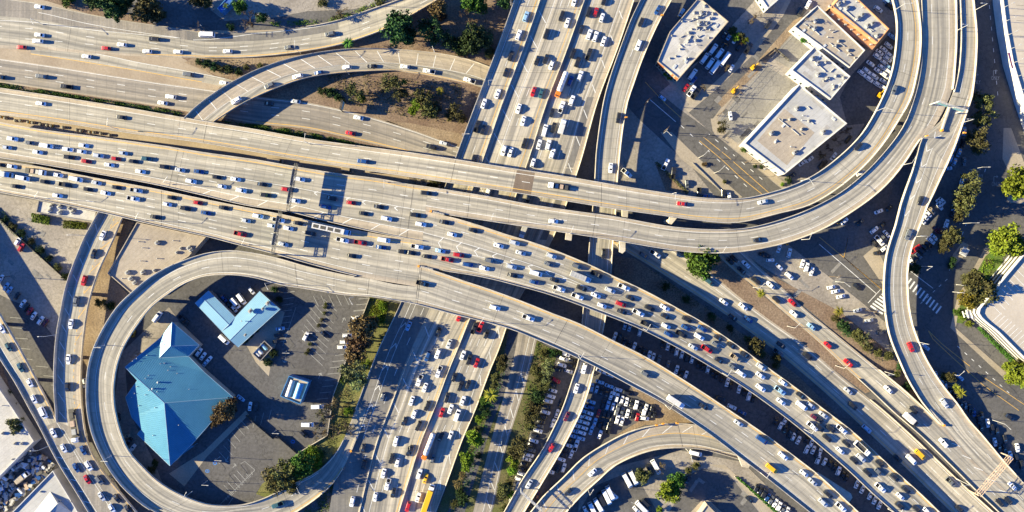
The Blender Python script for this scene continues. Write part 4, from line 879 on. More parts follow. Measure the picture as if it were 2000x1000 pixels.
roof_extra(b1, 6.4, [((1352, 40), (1380, 30)), ((1370, 60), (1392, 44)), ((1342, 84), (1350, 70))], [(1378, 84, 2.0, 3.5, .9), (1350, 110, 1.2, 2.4, .9), (1335, 75, .8, 3.0, 1.0), (1385, 60, 1.0, 2.0, .2)], [(1340, 120, .9), (1400, 50, .9), (1318, 130, .9)])
roof_extra(b2a, 7.4, [((1650, 20), (1668, 36)), ((1690, 50), (1702, 62))], [(1660, 40, 1.2, 3, -.6), (1715, 62, 1, 2, .7)], [(1640, 18, .6), (1700, 72, .6)])
roof_extra(b2b, 6.6, [((1580, 50), (1600, 68)), ((1620, 84), (1640, 100))], [(1600, 60, 1.6, 3, -.7), (1650, 110, 1.2, 4, -.7), (1575, 45, 1, 2, .6)], [(1610, 90, .7), (1570, 60, .7)])
roof_extra(b2c, 7.4, [((1590, 120), (1612, 140))], [(1610, 160, 1.4, 2.4, .7), (1580, 130, .9, 3, -.7)], [(1600, 110, .7), (1640, 165, .7)])
roof_extra(b3, 8.0, [((1520, 232), (1540, 248)), ((1546, 252), (1560, 264))], [(1550, 273, 1.2, 2.0, .8), (1510, 296, 1.4, 1.0, .8), (1600, 200, 1.6, 3.4, -.7), (1545, 300, 1.6, 2.6, .8)], [(1530, 245, .8), (1515, 276, .8), (1628, 232, -.7)])
crg = random.Random(11)
for b, h, quad, n in ((b1, 6.4, [(1320, 62), (1368, 12), (1404, 44), (1330, 138)], 16), (b2a, 7.4, [(1634, 12), (1672, 4), (1724, 56), (1710, 74)], 9), (b2b, 6.6, [(1562, 52), (1596, 22), (1676, 98), (1658, 120)], 12), (b2c, 7.4, [(1558, 136), (1592, 102), (1648, 150), (1622, 182)], 10), (b3, 8.0, [(1480, 270), (1560, 178), (1640, 240), (1540, 322)], 12)):
    for k in range(n):
        u_, v_ = crg.random(), crg.random(); a = Vector(quad[0]).lerp(Vector(quad[1]), u_); c_ = Vector(quad[3]).lerp(Vector(quad[2]), u_); p = a.lerp(c_, v_)
        if k % 3 == 0: roof_extra(b, h+.001*k, patches=[(p.x, p.y, crg.uniform(.4, 1.1), crg.uniform(.8, 2.6), -.7+1.57*crg.randrange(2))])
        elif k % 3 == 1: rooftop_unit_local(b, b.location.x, b.location.y, p.x, p.y, h, 'v', 0)
        else:
            q_ = p+Vector((crg.choice([-1, 1])*crg.uniform(4, 9), crg.uniform(3, 7))); roof_extra(b, h, ducts=[((p.x, p.y), (q_.x, q_.y))])
# walled tank yard
tk = thing('tank_enclosure', 'low walled enclosure at the end of the L shaped building', 'enclosure', P(511, 684))
o, i = inset([(P(x, y, 2.4).x-tk.location.x, P(x, y, 2.4).y-tk.location.y) for x, y in [(492, 691), (516, 665), (532, 680), (508, 706)]], .35); q = MB()
for k in range(4):
    a, b, c_, d_ = o[k], o[(k+1) % 4], i[k], i[(k+1) % 4]
    q.face([(*a, 0), (*b, 0), (*b, 2.4), (*a, 2.4)]); q.face([(*a, 2.4), (*b, 2.4), (*d_, 2.4), (*c_, 2.4)]); q.face([(*c_, 2.4), (*d_, 2.4), (*d_, 0), (*c_, 0)])
q.obj('wall', 'wall_grey', tk)
for n_, (x0, y0, x1, y1, lab) in enumerate(((511, 672, 521, 682, 'pale blue tank nearest the parked cars in the walled enclosure'), (503, 682, 512, 690, 'white middle tank in the walled enclosure'), (499, 687, 507, 695, 'white tank at the lower left of the walled enclosure'))):
    a, b = P(x0, y0, 1.2), P(x1, y1, 1.2); q = MB(); q.bar(a, b, .85, 0, 14); d = (b-a).normalized(); q.bar(b, b+d*.5, (.85, .3), 0, 14); q.bar(a, a-d*.5, (.85, .3), 0, 14)
    for e in (a.lerp(b, .15), a.lerp(b, .85)): q.bar((e.x, e.y, 0), (e.x, e.y, 1.0), .35, 1, 6)
    tag(q.obj('storage_tank', ['roof_paleblue' if n_ == 0 else 'wall_white', 'grey_metal'], smooth=False), lab, 'tank', 'tanks in the walled enclosure')
# boundary walls and fences
def wall_line(name, label, pts, h, m, wid=.25, cat='wall', posts=False, z=0):
    root = thing(name, label, cat, P(*pts[0], 0)); q = MB(); L0 = root.location
    for a, b in zip(pts[:-1], pts[1:]):
        a, b = P(*a)-L0, P(*b)-L0; e = (b-a); nn = Vector((-e.y, e.x, 0)).normalized()*wid/2
        q.prism([(v.x, v.y) for v in (a-nn, b-nn, b+nn, a+nn)], -.1, h)
        if posts:
            for k in range(int(e.length/4)+1):
                p = a+e*(k*4/max(e.length, .1)); pq = MB(); pq.bar((p.x, p.y, 0), (p.x, p.y, h+.15), .07, 0, 6); pq.obj('fence_post', 'grey_metal', root)
    q.obj('panel' if posts else 'wall', m, root)

wall_line('boundary_wall', 'low concrete wall along the planted bank beside the dark parking lot', [(722, 582), (700, 640), (652, 770), (640, 850), (586, 882)], 1.1, 'parapet_concrete')
wall_line('fence', 'dark fence stepping across the loop parking lot', [(482, 810), (536, 856), (543, 850), (582, 884)], 2.2, 'dark_metal', .08, 'fence', True)
wall_line('fence', 'overgrown fence along the pale yard at the left', [(-20, 405), (20, 444), (70, 490), (134, 548)], 1.8, 'dark_metal', .06, 'fence', True)
wall_line('fence', 'fence between the street yard and the white van lot', [(1480, 120), (1512, 95), (1540, 120)], 2.0, 'dark_metal', .06, 'fence', True)
wall_line('boundary_wall', 'white wall below the middle warehouse', [(1548, 68), (1585, 98)], 3.0, 'wall_white')
wall_line('boundary_wall', 'low block wall along the street parking yard', [(1352, 318), (1380, 345), (1412, 378)], .7, 'wall_grey')
wall_line('boundary_wall', 'low curb wall of the cul de sac yard', [(1434, 930), (1470, 962), (1520, 1005)], .7, 'parapet_concrete')
# ------------------------------------------------------------------ vehicles
import re
SPEC = dict(  # length, width, belt, roof height, cabin base x, roof x
 s=('sedan', 'sedan', 4.65, 1.84, .96, 1.45, (-1.72, 1.05), (-1.02, .30)),
 h=('hatchback', 'hatchback', 4.25, 1.78, 1.0, 1.50, (-2.0, 1.05), (-1.45, .30)),
 u=('suv', 'SUV', 4.85, 1.94, 1.12, 1.76, (-2.28, 1.15), (-1.9, .45)),
 v=('van', 'van', 5.7, 2.05, 1.3, 2.2, (-2.75, 2.0), (-2.66, 1.2)),
 p=('pickup_truck', 'pickup truck', 5.7, 2.0, 1.12, 1.85, (-.85, 1.35), (-.55, .65)),
 m=('minibus', 'minibus', 7.4, 2.25, 1.4, 2.75, (-3.6, 3.2), (-3.52, 2.5)))
def wheel(q, x, y, r, w_, mi):
    n = 10; a = [(x+r*math.cos(2*math.pi*k/n), r+r*math.sin(2*math.pi*k/n)) for k in range(n)]
    q.face([(p[0], y+w_/2, p[1]) for p in a], mi); q.face([(p[0], y-w_/2, p[1]) for p in a[::-1]], mi)
    for k in range(n):
        p, r2 = a[k], a[(k+1) % n]; q.face([(p[0], y-w_/2, p[1]), (r2[0], y-w_/2, r2[1]), (r2[0], y+w_/2, r2[1]), (p[0], y+w_/2, p[1])], mi)
def loft(q, rings, mi=0):
    for a, b in zip(rings[:-1], rings[1:]):
        n = len(a)
        for k in range(n): q.face([a[k], a[(k+1) % n], b[(k+1) % n], b[k]], mi)
    q.face(rings[0], mi); q.face(rings[-1][::-1], mi)
CARMESH = {}
def car_meshes(ty, col):
    if (ty, col) in CARMESH: return CARMESH[(ty, col)]
    nm, _, L_, W, belt, Hh, cb, cr = SPEC[ty]; w_ = W/2; x1 = L_/2; q = MB()
    st = {'s': [(-x1, .70, .70), (-x1+.12, .90, .90), (-1.6, .99, belt), (1.0, 1, belt), (x1-.45, .95, belt-.14), (x1-.1, .84, belt-.26), (x1, .66, belt-.36)],
          'h': [(-x1, .82, .85), (-x1+.12, .95, 1.0), (-1.2, 1, belt), (1.0, 1, belt), (x1-.4, .95, belt-.14), (x1-.1, .84, belt-.26), (x1, .66, belt-.36)]}.get(ty) or \
         [(-x1, .90, belt-.1), (-x1+.08, .97, belt), (-1.2, 1, belt), (1.1 if ty in 'up' else x1-.9, 1, belt), (x1-.35, .97, belt-.08), (x1-.08, .88, belt-.2), (x1, .74, belt-.34)]
    if ty == 'p': st = [(-x1, .93, .72), (-x1+.05, .98, .74), (-1.0, 1, .74), (-.98, 1, belt), (1.3, 1, belt), (x1-.35, .97, belt-.06), (x1-.08, .88, belt-.18), (x1, .74, belt-.3)]
    rings = []
    for x, f, zt in st:
        hw = w_*f; rings.append([(x, -hw*.94, .28), (x, -hw, .58), (x, -hw*.97, zt-.10), (x, -hw*.86, zt), (x, hw*.86, zt), (x, hw*.97, zt-.10), (x, hw, .58), (x, hw*.94, .28)])
    loft(q, rings)
    bw, rw = w_*.87, w_*.72
    if ty in 'vm': bw, rw = w_*.95, w_*.86
    B_ = [(cb[0], -bw, belt-.02), (cb[1], -bw*.94, belt-.02), (cb[1], bw*.94, belt-.02), (cb[0], bw, belt-.02)]; T_ = [(cr[0], -rw, Hh-.03), (cr[1], -rw, Hh-.03), (cr[1], rw, Hh-.03), (cr[0], rw, Hh-.03)]
    for k in range(4): q.face([B_[k], B_[(k+1) % 4], T_[(k+1) % 4], T_[k]])
    cx = (cr[0]+cr[1])/2; q2 = [(cx+(x-cx)*.94, y*.92, Hh) for x, y, z in T_]
    for k in range(4): q.face([T_[k], T_[(k+1) % 4], q2[(k+1) % 4], q2[k]])
    q.face(q2)
    if ty == 'p':
        for y0, y1 in ((-w_*.98, -w_*.84), (w_*.84, w_*.98)): q.box((-x1+.04, y0, .7), (-.95, y1, belt+.02))
        q.box((-x1+.04, -w_*.84, .7), (-x1+.16, w_*.84, belt)); q.box((-x1+.16, -w_*.84, .72), (-.95, w_*.84, .78), 1)
    r = .34 if ty in 'sh' else .39
    for x in (x1-.9, -x1+.95):
        for s_ in (-1, 1): wheel(q, x, s_*(w_-.12), r, .24, 1)
    for s_ in (-1, 1):
        q.face([(x1+.005, s_*w_*.62-.16, .6), (x1+.005, s_*w_*.62+.16, .6), (x1-.1, s_*w_*.62+.16, .72), (x1-.1, s_*w_*.62-.16, .72)], 2) if ty not in 'vm' else None
        q.box((cb[1]-.30, s_*(w_+.02)-.09, belt-.02), (cb[1]-.12, s_*(w_+.02)+.09, belt+.14), 0)       # door mirrors
    body = q.mesh('body', ['paint_'+col, 'tyre', 'pale_metal'])
    res = {'body': body}
    if (ty, 'glass') not in CARMESH:
        def pane(i, j, f0=.10, f1=.92, e=.06):
            a, b, c_, d_ = Vector(B_[i]), Vector(B_[j]), Vector(T_[j]), Vector(T_[i]); n = (b-a).cross(d_-a).normalized()*.012
            f = lambda u, v: a.lerp(b, u).lerp(d_.lerp(c_, u), v)+n
            g = MB(); g.face([f(e, f0), f(1-e, f0), f(1-e, f1), f(e, f1)]); return g
        CARMESH[(ty, 'glass')] = dict(windscreen=pane(1, 2).mesh('windscreen', ['car_glass']), rear_window=pane(3, 0).mesh('rear_window', ['car_glass']), left=pane(2, 3, .12, .85, .08).mesh('side_window', ['car_glass']), right=pane(0, 1, .12, .85, .08).mesh('side_window', ['car_glass']))
    res.update(CARMESH[(ty, 'glass')]); CARMESH[(ty, col)] = res
    return res
ITEMS = []
def put_car(x, y, z, hd, ty, col, place, group, k=1.0):
    nm, word = SPEC[ty][:2]; m_ = car_meshes(ty, col); p = P(x, y, z+.9); p.z = z+.015
    o = thing(nm, '', 'car' if ty in 'shu' else word, p, hd, group); o.empty_display_size = 1; o.scale = (k, k, k)
    link('body', m_['body'], o); link('windscreen', m_['windscreen'], o); link('rear_window', m_['rear_window'], o); link('side_window', m_['left'], o); link('side_window', m_['right'], o)
    ITEMS.append(dict(o=o, desc=PAINT[col][0]+' '+word, place=place, x=x, y=y)); return o
TOK = re.compile(r'(-?\d+),(-?\d+)([a-z])([a-z]?)(?:@(-?\d+))?')
def parse(txt, tile=None):
    for x, y, c, t, a in TOK.findall(txt):
        x, y = int(x), int(y)
        if tile: x, y = tile[0]+x/5, tile[1]+y/5
        hsh = (int(x*13+y*7)*2654435761) % 100
        yield x, y, c, t or ('s' if hsh < 44 else 'u' if hsh < 76 else 'h'), int(a) if a else None
def traffic(key, place, txt, flip=False, group=None):
    for x, y, c, t, a in parse(txt):
        z, h = along(x, y, key)
        put_car(x, y, z, h+(math.pi if flip else 0)+R(rnd.uniform(-1.2, 1.2)), t, c, place, group or 'vehicles '+place)
def lot(tile, ang, place, txt, z=.08, group=None):
    for x, y, c, t, a in parse(txt, tile):
        put_car(x, y, z, -R(a if a is not None else ang)+R(rnd.uniform(-2, 2)), t, c, place, group or 'cars parked '+place, .9 if t in 'shu' else 1.0)

traffic('T', 'on the top left grade level freeway', '76,13w 76,68w 73,80w 41,92rh 300,76k 237,87w 206,94r 287,100w 347,101w 404,68wm 444,100w 564,92g 644,66g', True)
traffic('T2', 'on the short connector below the top left freeway', '168,110w 366,145g', True)
traffic('B', 'on the sunken freeway beside the green strip', '-3,150k 79,149g 129,169kp 333,189w 317,201w 525,202k 577,198s 700,230w 684,260r 867,280s 842,287k', True)
B_LEFT = 'on the sunken freeway just before the curved ramp'
traffic('B', B_LEFT, '438,162w', True)
traffic('C', 'on the hatched curved ramp at upper left', '461,196w 526,167gu 581,149w 622,142b 677,131w 726,129k 790,130w 838,139wp 917,157wp', True)
traffic('R1', 'on the upper curved viaduct', '79,202w 236,229k 708,315b 1332,398r 1490,394s 1677,286k 1747,175g', True)
traffic('R2', 'on the lower curved viaduct', '1081,432w 1480,468k')
traffic('W1', 'on the upper packed freeway at left', '24,271w 13,288s 58,279g 91,285wv 73,297w 132,292w 163,284w 159,296w 134,307k 168,315r 192,304s 226,310r 240,299s 213,322w 260,315k 286,310t 274,335w 321,326k 351,332s 388,335b 373,354w '
 '423,346k 460,350w 512,360k 433,364w 471,372wu 518,381k 585,350w 560,370r 576,392w 648,387k 686,396r 636,404b 740,404k 710,417k 755,427w 811,420k 822,438w 832,377k')
traffic('W2', 'on the lower packed freeway at left', '23,325w 1,322k 45,348wv 113,342w 87,355k 149,350wv 30,364k 127,361kp 171,370k 112,382w 188,357s 227,366k 206,377w 266,372sp 260,388wp 335,386k 386,396r 326,399w 361,407k 303,424k 402,416b '
 '437,406k 504,422w 480,431s 469,457rp 544,430wp 531,441w 582,436k 563,446w 606,456k 553,477s 669,469wp 704,474rp 750,469wv 744,483b 687,500k 788,492k 815,482wp 802,494k')
traffic('F', 'on the upper jammed freeway', '868,434k 883,458w 924,450k 974,480w 1005,474s 1017,494s 1077,500s 1072,516g 1127,520g 1165,536kp 1192,567s 860,490l 834,501k 896,498r 874,507rp 914,517b 946,524w 957,509g 999,521s 1001,538k 1047,534wv 1043,551b '
 '1083,547k 1092,564wp 1136,563k 1128,579wp 1164,577w 1176,597w 1219,561wp 1231,582k 1213,594r 1269,602k 1299,601w 1215,609k 1247,611wp 1299,618k 1342,624k 1263,633kp 1301,637w 1340,640b 1372,642b 1306,653b 1331,653kp 1366,658wu')
traffic('F', 'on the lower jammed freeway', '1403,660k 1399,673g 1428,675k 1354,678s 1381,682rp 1455,693k 1437,699np 1404,704k 1432,717g 1448,730w 1487,717s 1486,734w 1530,748w 1486,758w 1524,763lp 1564,773k 1526,785w 1566,793wv 1584,792s 1609,811s 1600,820k '
 '1592,816m 1587,833wp 1623,838k 1644,839wp 1601,836k 1616,856ku 1654,867k 1642,881w 1682,895su 1669,900k 1719,906k 1695,924ku 1716,922g 1748,933k 1720,953wp 1770,957k 1759,970w 1758,989ku 1791,995k 1811,999w')
traffic('G', 'on the nearly empty viaduct', '825,554kp 967,601w 1032,621wp 1262,731gu 1374,794k 1443,827s 1488,859bv 1530,891w 1507,915yv 1571,925w 1588,942s 1618,966k 1608,982s 1643,991wp')
traffic('H', 'on the half shaded freeway', '1258,499g 1280,496wp 1386,551tu 1414,590w 1452,599w 1432,620k 1462,624b 1526,674k 1520,689gp 1578,696k 1657,764s 1666,793k 1693,838l 1755,896k 1780,898wv 1797,888yv 1857,942gp 1875,995k')
traffic('J', 'on the freeway beside the dirt bank', '1434,505k 1426,510k 1457,516w 1448,528k 1476,548k 1505,557w 1516,585k 1548,591r 1551,613w 1585,638l 1617,674r 1657,709r 1735,761w 1785,801k 1843,865w 1953,982k 1970,978k 1978,950w', True)
traffic('R4', 'on the S shaped ramp at right', '1798,392k 1774,458g 1779,678r 1845,788s')
traffic('NS', 'on the left roadway of the upright freeway, top', '1027,32l 1013,68w 998,109k 988,141k 972,183w 945,202w 932,247kp 944,253k 925,312k', True)
traffic('NS', 'on the middle lanes of the upright freeway, top', '1122,2w 1097,31k 1108,44w 1067,66ku 1049,118k 1066,115k 1077,127w 1042,179r 1057,182t 1013,212w 1022,236w 1024,280ku 984,294w 997,297w 953,376w')
traffic('NS', 'on the right lanes of the upright freeway, top', '1180,0k 1150,23k 1164,23rh 1176,34w 1136,57k 1151,67w 1163,71wu 1179,80w 1119,104k 1150,106kp 1128,121k 1114,158b 1133,148w 1117,196w 1097,209wp 1078,220k 1064,255wv 1081,249k 1053,282w 1071,283w 1079,300w 1041,318w 1032,387k', True)
traffic('NS', 'on the left road of the upright freeway, bottom', '798,637l 747,775g 709,876k 711,908ku 688,980w')
traffic('NS', 'on the middle lanes of the upright freeway, bottom', '856,649k 877,672s 855,691w 835,696b 857,726wp 819,743wp 830,757w 804,783w 834,793k 897,619r 809,809w 817,832k 789,823k 773,862w 798,882k 764,896k 776,904w 749,925w 757,946wp 733,971w 768,963k 797,990r 802,879k')
traffic('NS', 'on the right lanes of the upright freeway, bottom', '926,641kp 939,637rp 950,653k 904,694w 916,703k 931,709r 887,737k 899,754k 914,751k 873,777k 904,783w 880,799w 863,806r 893,811wv 880,850w 861,853k 845,896g 819,926w 831,935y 817,972w', True)
traffic('L', 'on the loop ramp', '542,986tp', True)
traffic('P', 'on the narrow elevated ramp, top', '1285,19b 1252,43k 1247,88w 1208,230k 1193,328w')
traffic('P', 'on the narrow elevated ramp, bottom', '1179,495k 1141,720w 1126,759w 1107,814m 1077,875r 1033,946s')
traffic('M', 'on the curved ramp at the bottom edge', '1157,923w 1110,961k', True)
traffic('L1', 'on the lower left ramp', '3,642w 16,678t 39,718t 58,748w 66,780w 85,806wv 104,846w 124,876w 148,914b 170,937r 198,970s 218,993w')
traffic('L2', 'on the curved ramp at left', '200,460w 182,496k 164,548r 148,589g 138,633w 133,702w 131,756k 162,880b 173,910w 194,938g 228,974k 250,995k')

lot((1600, 0), 36, 'under the curved viaducts, top right', '580,90w 690,60k 670,20l 680,445w 635,480w 595,510w 570,550w 690,540w 670,575w 640,610w 505,620w 615,655w 580,690w 465,690w 420,715w 645,735w 540,745w 490,770w 680,655l 680,705w 575,825w 635,795w 635,860w 715,355l')
lot((1200, 0), -55, 'in the yard of the five sided building', '1125,350l 1185,385w 965,480wv 1025,525wv 1080,575wm 880,570wv 935,620wv 985,655wm 765,725wv 700,855r 755,885wp 775,785b 795,915kp 1075,335k 1065,430k 1095,450k 1245,415o 1220,455k')
lot((1200, 0), -58, 'along the dug up side street', '660,120l 1310,470kp 1145,665w 1895,40w 1820,115k 1505,235k 470,955l@35', z=.1)
lot((1200, 200), -60, 'in the yard beside the diagonal street', '500,605wp 578,690kp@-85 710,795g@85 830,890kp@88 895,915b@0 1065,895ku@88 1125,925w@80 1135,130w@82 120,690wp@40', z=.08)
lot((1600, 200), -52, 'squeezed beside the big square warehouse', '145,525w 50,600k 285,360k 25,610k 410,690w@-20')
lot((1200, 200), -35, 'behind the big square warehouse', '1840,590w 1910,555w 1740,710k')
lot((1600, 200), -68, 'in rows by the boulevard', '1420,170l@-85 1420,280l@-82 1355,355l 1405,395k@-80 1320,450l 1370,490l 1285,545l 1325,580l 1420,575g@88 1260,645l@-8 1395,780w@-80 1180,980w@45 1205,960w@45', z=.1)
lot((1600, 400), 48, 'in the lot right of the S shaped ramp', '1180,15w 1105,60n 1070,90w 1040,120w 1010,155w 1245,185w@-70 1300,80k@-70 1320,20l@-75 1145,245m 1180,250m 1125,315w@40 1095,350w@40 1070,390k@40 1035,420k@40 945,430rp@-35 1000,455k@40 970,495g@40 935,535k@40 900,550w@60', z=.1)
lot((1600, 400), -42, 'in the lot left of the S shaped ramp', '585,65w@-20 690,30k 250,160w 405,175k 620,200k@-35 540,245w 590,350wp@48 625,320g@48 660,285w@48 545,380k@48 640,425w 575,465k@-20', z=.1)
lot((1600, 400), -12, 'on the pale lot beside the crosswalk', '120,805w 165,845w 215,895w 380,1030s@-15 490,1130s 615,1245g', z=.1)
lot((1600, 400), 38, 'driving on the shaded street by the crosswalk', '370,800k 1040,1390l 1380,1690l', z=.1)
lot((1600, 600), 80, 'in the shaded lot below the S shaped ramp', '1140,675w 1190,725w 1235,765w 1280,810k 1320,850k 1350,900k 1390,940k 1430,960g 1475,990k 1500,1020k 1515,1030b 1585,1170k 1650,1135w 1690,1190k 1740,1210k 1820,1290k 1720,1320w 1815,1380k 1870,1450w 1940,1375w 1930,1480k 1980,1540k 1590,1060k 1560,1100k 1760,1360k', z=.12)
lot((1600, 800), 30, 'on the street in the lower right corner', '1860,75ku', z=.1)
lot((1200, 400), -75, 'in the lot below the curved viaducts', '1610,425w 1710,470w 1525,540w@0 1610,605w@42 1840,575w 1880,610w 1930,650w 1710,695w@42 1450,490k@20 1485,490k@30', z=.08)
lot((400, 400), 52, 'beside the L shaped building', '455,840w 360,920wv 300,960wv 185,915b 240,985k@50 285,1015w', z=.08)
lot((0, 600), -55, 'around the blue roofed hall', '1540,95wv 1790,120kp@40 1940,440w 1980,480w 2010,540l@-50 2035,515w@-50 1230,1260n@-10 1255,1315k@-55 1290,1380w@-55 820,740w@80 1155,1075k@80', z=.08)
lot((400, 600), 0, 'in the dark loop parking lot', '190,315wv@45 735,210l@-8 715,275k@-8 700,335k@-8 985,285wu@-65 1160,265k@40 1475,105wu 1390,275wu 1365,340wu 1340,390wu 350,890l@40 440,970w@-80 500,975k@-80 1100,970wv 1005,1145wv 965,1240ku@45', z=.08)
lot((0, 400), -58, 'on the pale yard at the left', '175,355w 205,415r 55,800l 90,835l 220,965w 160,890k 285,1040r 325,1085w 395,1130w 440,1155m 5,720w 250,1000k', z=.08)
lot((800, 600), 18, 'in the strip of cars left of the narrow ramp', '1525,460w 1505,505w 1490,565w 1555,625w 1450,610k 1590,520k@10 1580,570k 1430,715r@28 1400,760k 1400,815w 1380,870w 1355,915w 1340,970k 1475,940k@-75 1330,1025w 1295,1070k 1280,1115k 1270,1160g 1255,1205w 1225,1255k 1215,1305w 1195,1345k 1190,1395g '
 '1170,1445w 1150,1485w 1125,1530k 1110,1580k 1100,1630w 1075,1680w 1055,1750w@-75 1440,1040w@-72 1400,1135w@-70 1000,1860k@-70', z=.12)
lot((800, 600), 20, 'in left rows of the crowded lot', '1860,730l 1950,770l 1780,785l@-80 1865,620w 1910,640w 1955,660w 1775,925l 1765,975b 1710,965l 1680,1010l 1755,1035w 1650,1060w 1735,1080w 1640,1105w 1720,1130w 1625,1155w 1705,1180w 1605,1205l 1680,1225w 1585,1255l 1670,1280l 1560,1300k 1550,1350w 1525,1385k 1495,1435k 1480,1485w 1370,1605w', z=.08)
lot((800, 600), -72, 'in slanted rows of the crowded lot', '1825,805l 1875,820k 1925,840k 1970,865w 1890,945k 1935,960l 1985,975w 1845,1040r 1900,1050k 1940,1060k 1980,1085k 1810,1125l 1775,1205l 1860,1245w 1860,1140k 1900,1165k 1945,1180kp 1625,1350wp 1580,1435w 1505,1570w 1445,1585k 1250,1840m 1175,1970k', z=.08)
lot((1200, 600), -75, 'in the sunny end of the crowded lot', '40,805w@20 130,840k@15 25,885w 75,905w 120,925w 170,935k 215,955w 260,975k 310,985w 370,990k 35,985g 0,830w 25,1015g 75,1020g 130,1040w 175,1050k 225,1075r 295,1085w@8 295,1015w 345,1030k 390,1045k 30,1095w 75,1115w', z=.08)
lot((1200, 600), -75, 'in the dark lot between viaducts, upper row', '105,180l 150,195l 250,240w 525,380w 610,430w 660,465w 760,510w 915,605w 1105,735w 1220,800w 1315,870w 470,360k 570,405k 705,490k 815,560k 865,580k 960,640k 1000,665k 1050,700k 1140,765k 1270,830k 1355,895k', z=.06)
lot((1200, 600), -70, 'in the dark lot between viaducts, lower row', '5,285w 50,300k 95,340k 140,370k 195,380w 245,415k 290,440k 340,470w 380,485w 435,510g 525,560g 610,610w 655,640k 700,660w 1035,890k@20 1150,975w@25 1250,1030b@25', z=.06)
lot((1200, 800), -66, 'in the dark lot beside the yellow stripe', '1575,115k 1625,160w 1670,190k 1715,235k 1750,265w 1800,300w 1670,105w 1730,135k 1800,210k 1880,290k 1925,330w 1880,390w 1945,395w 1980,430k 1990,490w 2005,420w 2055,510w 2105,525k 2150,560k 2190,600w 2235,635k 2270,665k 2370,730w 2425,780w 2500,840w 2545,885w 2590,935w', z=.06)
lot((1200, 800), 62, 'in the vans yard inside the bottom curved ramp', '-40,815wm -75,855wm -120,880km -155,935wm -210,975wm -280,985w 125,690wm 185,665wm 345,590kv 405,560wm 795,425wv@15 790,475ku@15 310,920kv@45 270,955wm@45 215,980w@45 0,840w@40', z=.1)
lot((1200, 800), -62, 'beside the cul de sac', '1320,880k@40 1390,765k 1430,785k 1465,815k 1500,855b 1535,885g 1575,915w 1610,945w 1650,970g 1690,990w 720,690k@-60', z=.1)

# trucks: each one cab (> windscreen), load bed or box, wheels
def truck(px, py, key, label, L_, cabcol, boxcol, Hb=3.4, kind='box', flip=False, W=2.5, cab=2.3, name='box_truck', cat='truck', ang=None, z=0):
    if key: z, h = along(px, py, key)
    else: h = -R(ang)
    if flip: h += math.pi
    p = P(px, py, z+1.6); p.z = z+.015; o = thing(name, label, cat, p, h); x0, x1 = -L_/2, L_/2
    q = MB(); w_ = W/2*.94
    loft(q, [[(x, -w_*f, .5), (x, -w_*f, zt-.15), (x, -w_*f*.9, zt), (x, w_*f*.9, zt), (x, w_*f, zt-.15), (x, w_*f, .5)] for x, f, zt in ((x1-cab, 1, 2.7), (x1-.75, 1, 2.7), (x1-.35, .97, 1.6), (x1-.02, .9, 1.35))])
    c_ = q.obj('cab', [cabcol], o)
    g = MB(); g.face([(x1-.71, -w_*.85, 2.62), (x1-.335, -w_*.85, 1.68), (x1-.335, w_*.85, 1.68), (x1-.71, w_*.85, 2.62)]); g.obj('windscreen', 'car_glass', c_)
    q = MB(); q.box((x0, -.45, .55), (x1-cab+.3, .45, .95)); q.obj('chassis', 'dark_metal', o)
    bx = x1-cab-.25; q = MB()
    if kind == 'box':
        loft(q, [[(x, -W/2*f, .98), (x, -W/2*f, Hb-.1), (x, -W/2*f+.1, Hb), (x, W/2*f-.1, Hb), (x, W/2*f, Hb-.1), (x, W/2*f, .98)] for x, f in ((x0, 1), (bx, 1))]); 
        for k in range(1, int((bx-x0)/1.2)): q.box((x0+k*1.2, -W/2+.06, Hb), (x0+k*1.2+.06, W/2-.06, Hb+.025))
        q.obj('cargo_box', boxcol, o)
    elif kind == 'tank':
        n = 12; rr = W/2*.98; rings = [[(x, rr*f*math.cos(2*math.pi*k/n), .98+rr+rr*f*math.sin(2*math.pi*k/n)) for k in range(n)] for x, f in ((x0, .6), (x0+.25, .92), (x0+.7, 1), (bx-.7, 1), (bx-.25, .92), (bx, .6))]
        loft(q, rings); q.obj('tank', boxcol, o)
        for k in range(3):
            q = MB(); xx = x0+(bx-x0)*(k+1)/4; q.bar((xx, 0, .98+2*rr-.05), (xx, 0, .98+2*rr+.18), .3, 0, 10); q.obj('hatch', 'grey_metal', o)
        for s_ in (-1, 1):
            q = MB(); q.box((x0+.3, s_*W/2-.05, 1.0), (bx-.2, s_*W/2+.05, 1.35)); q.obj('side_rail', 'paint_o', o)
    elif kind == 'flat':
        q.box((x0, -W/2, .96), (bx, W/2, 1.12)); q.box((bx-.12, -W/2, 1.12), (bx, W/2, 2.2)); q.obj('flat_bed', boxcol, o)
        for k in range(3):
            q = MB(); xx = x0+(bx-x0)*(.12+.3*k); q.box((xx, -.95, 1.12), (xx+(bx-x0)*.2, .95, 1.75+.25*(k % 2))); q.obj('cargo', ['dark_metal', 'rust_steel', 'grey_metal'][k], o)
    elif kind == 'dump':
        q.box((x0, -W/2, 1.0), (bx, W/2, 1.15))
        for a, b in (((x0, -W/2, 1.15), (bx, -W/2+.12, 2.6)), ((x0, W/2-.12, 1.15), (bx, W/2, 2.6)), ((x0, -W/2+.12, 1.15), (x0+.12, W/2-.12, 2.6)), ((bx-.12, -W/2+.12, 1.15), (bx, W/2-.12, 2.9))): q.box(a, b)
        q.box((x0+.12, -W/2+.12, 2.05), (bx-.12, W/2-.12, 2.1), 1); q.obj('dump_body', [boxcol, 'dark_metal'], o)
    for xx in ([x1-cab*.55, x0+1.2]+([x0+2.4, x1-cab-1.0] if L_ > 9 else [])):
        for s_ in (-1, 1):
            q = MB(); wheel(q, xx, s_*(W/2-.2), .48, .3, 0); q.obj('wheel', 'tyre', o)
    return o
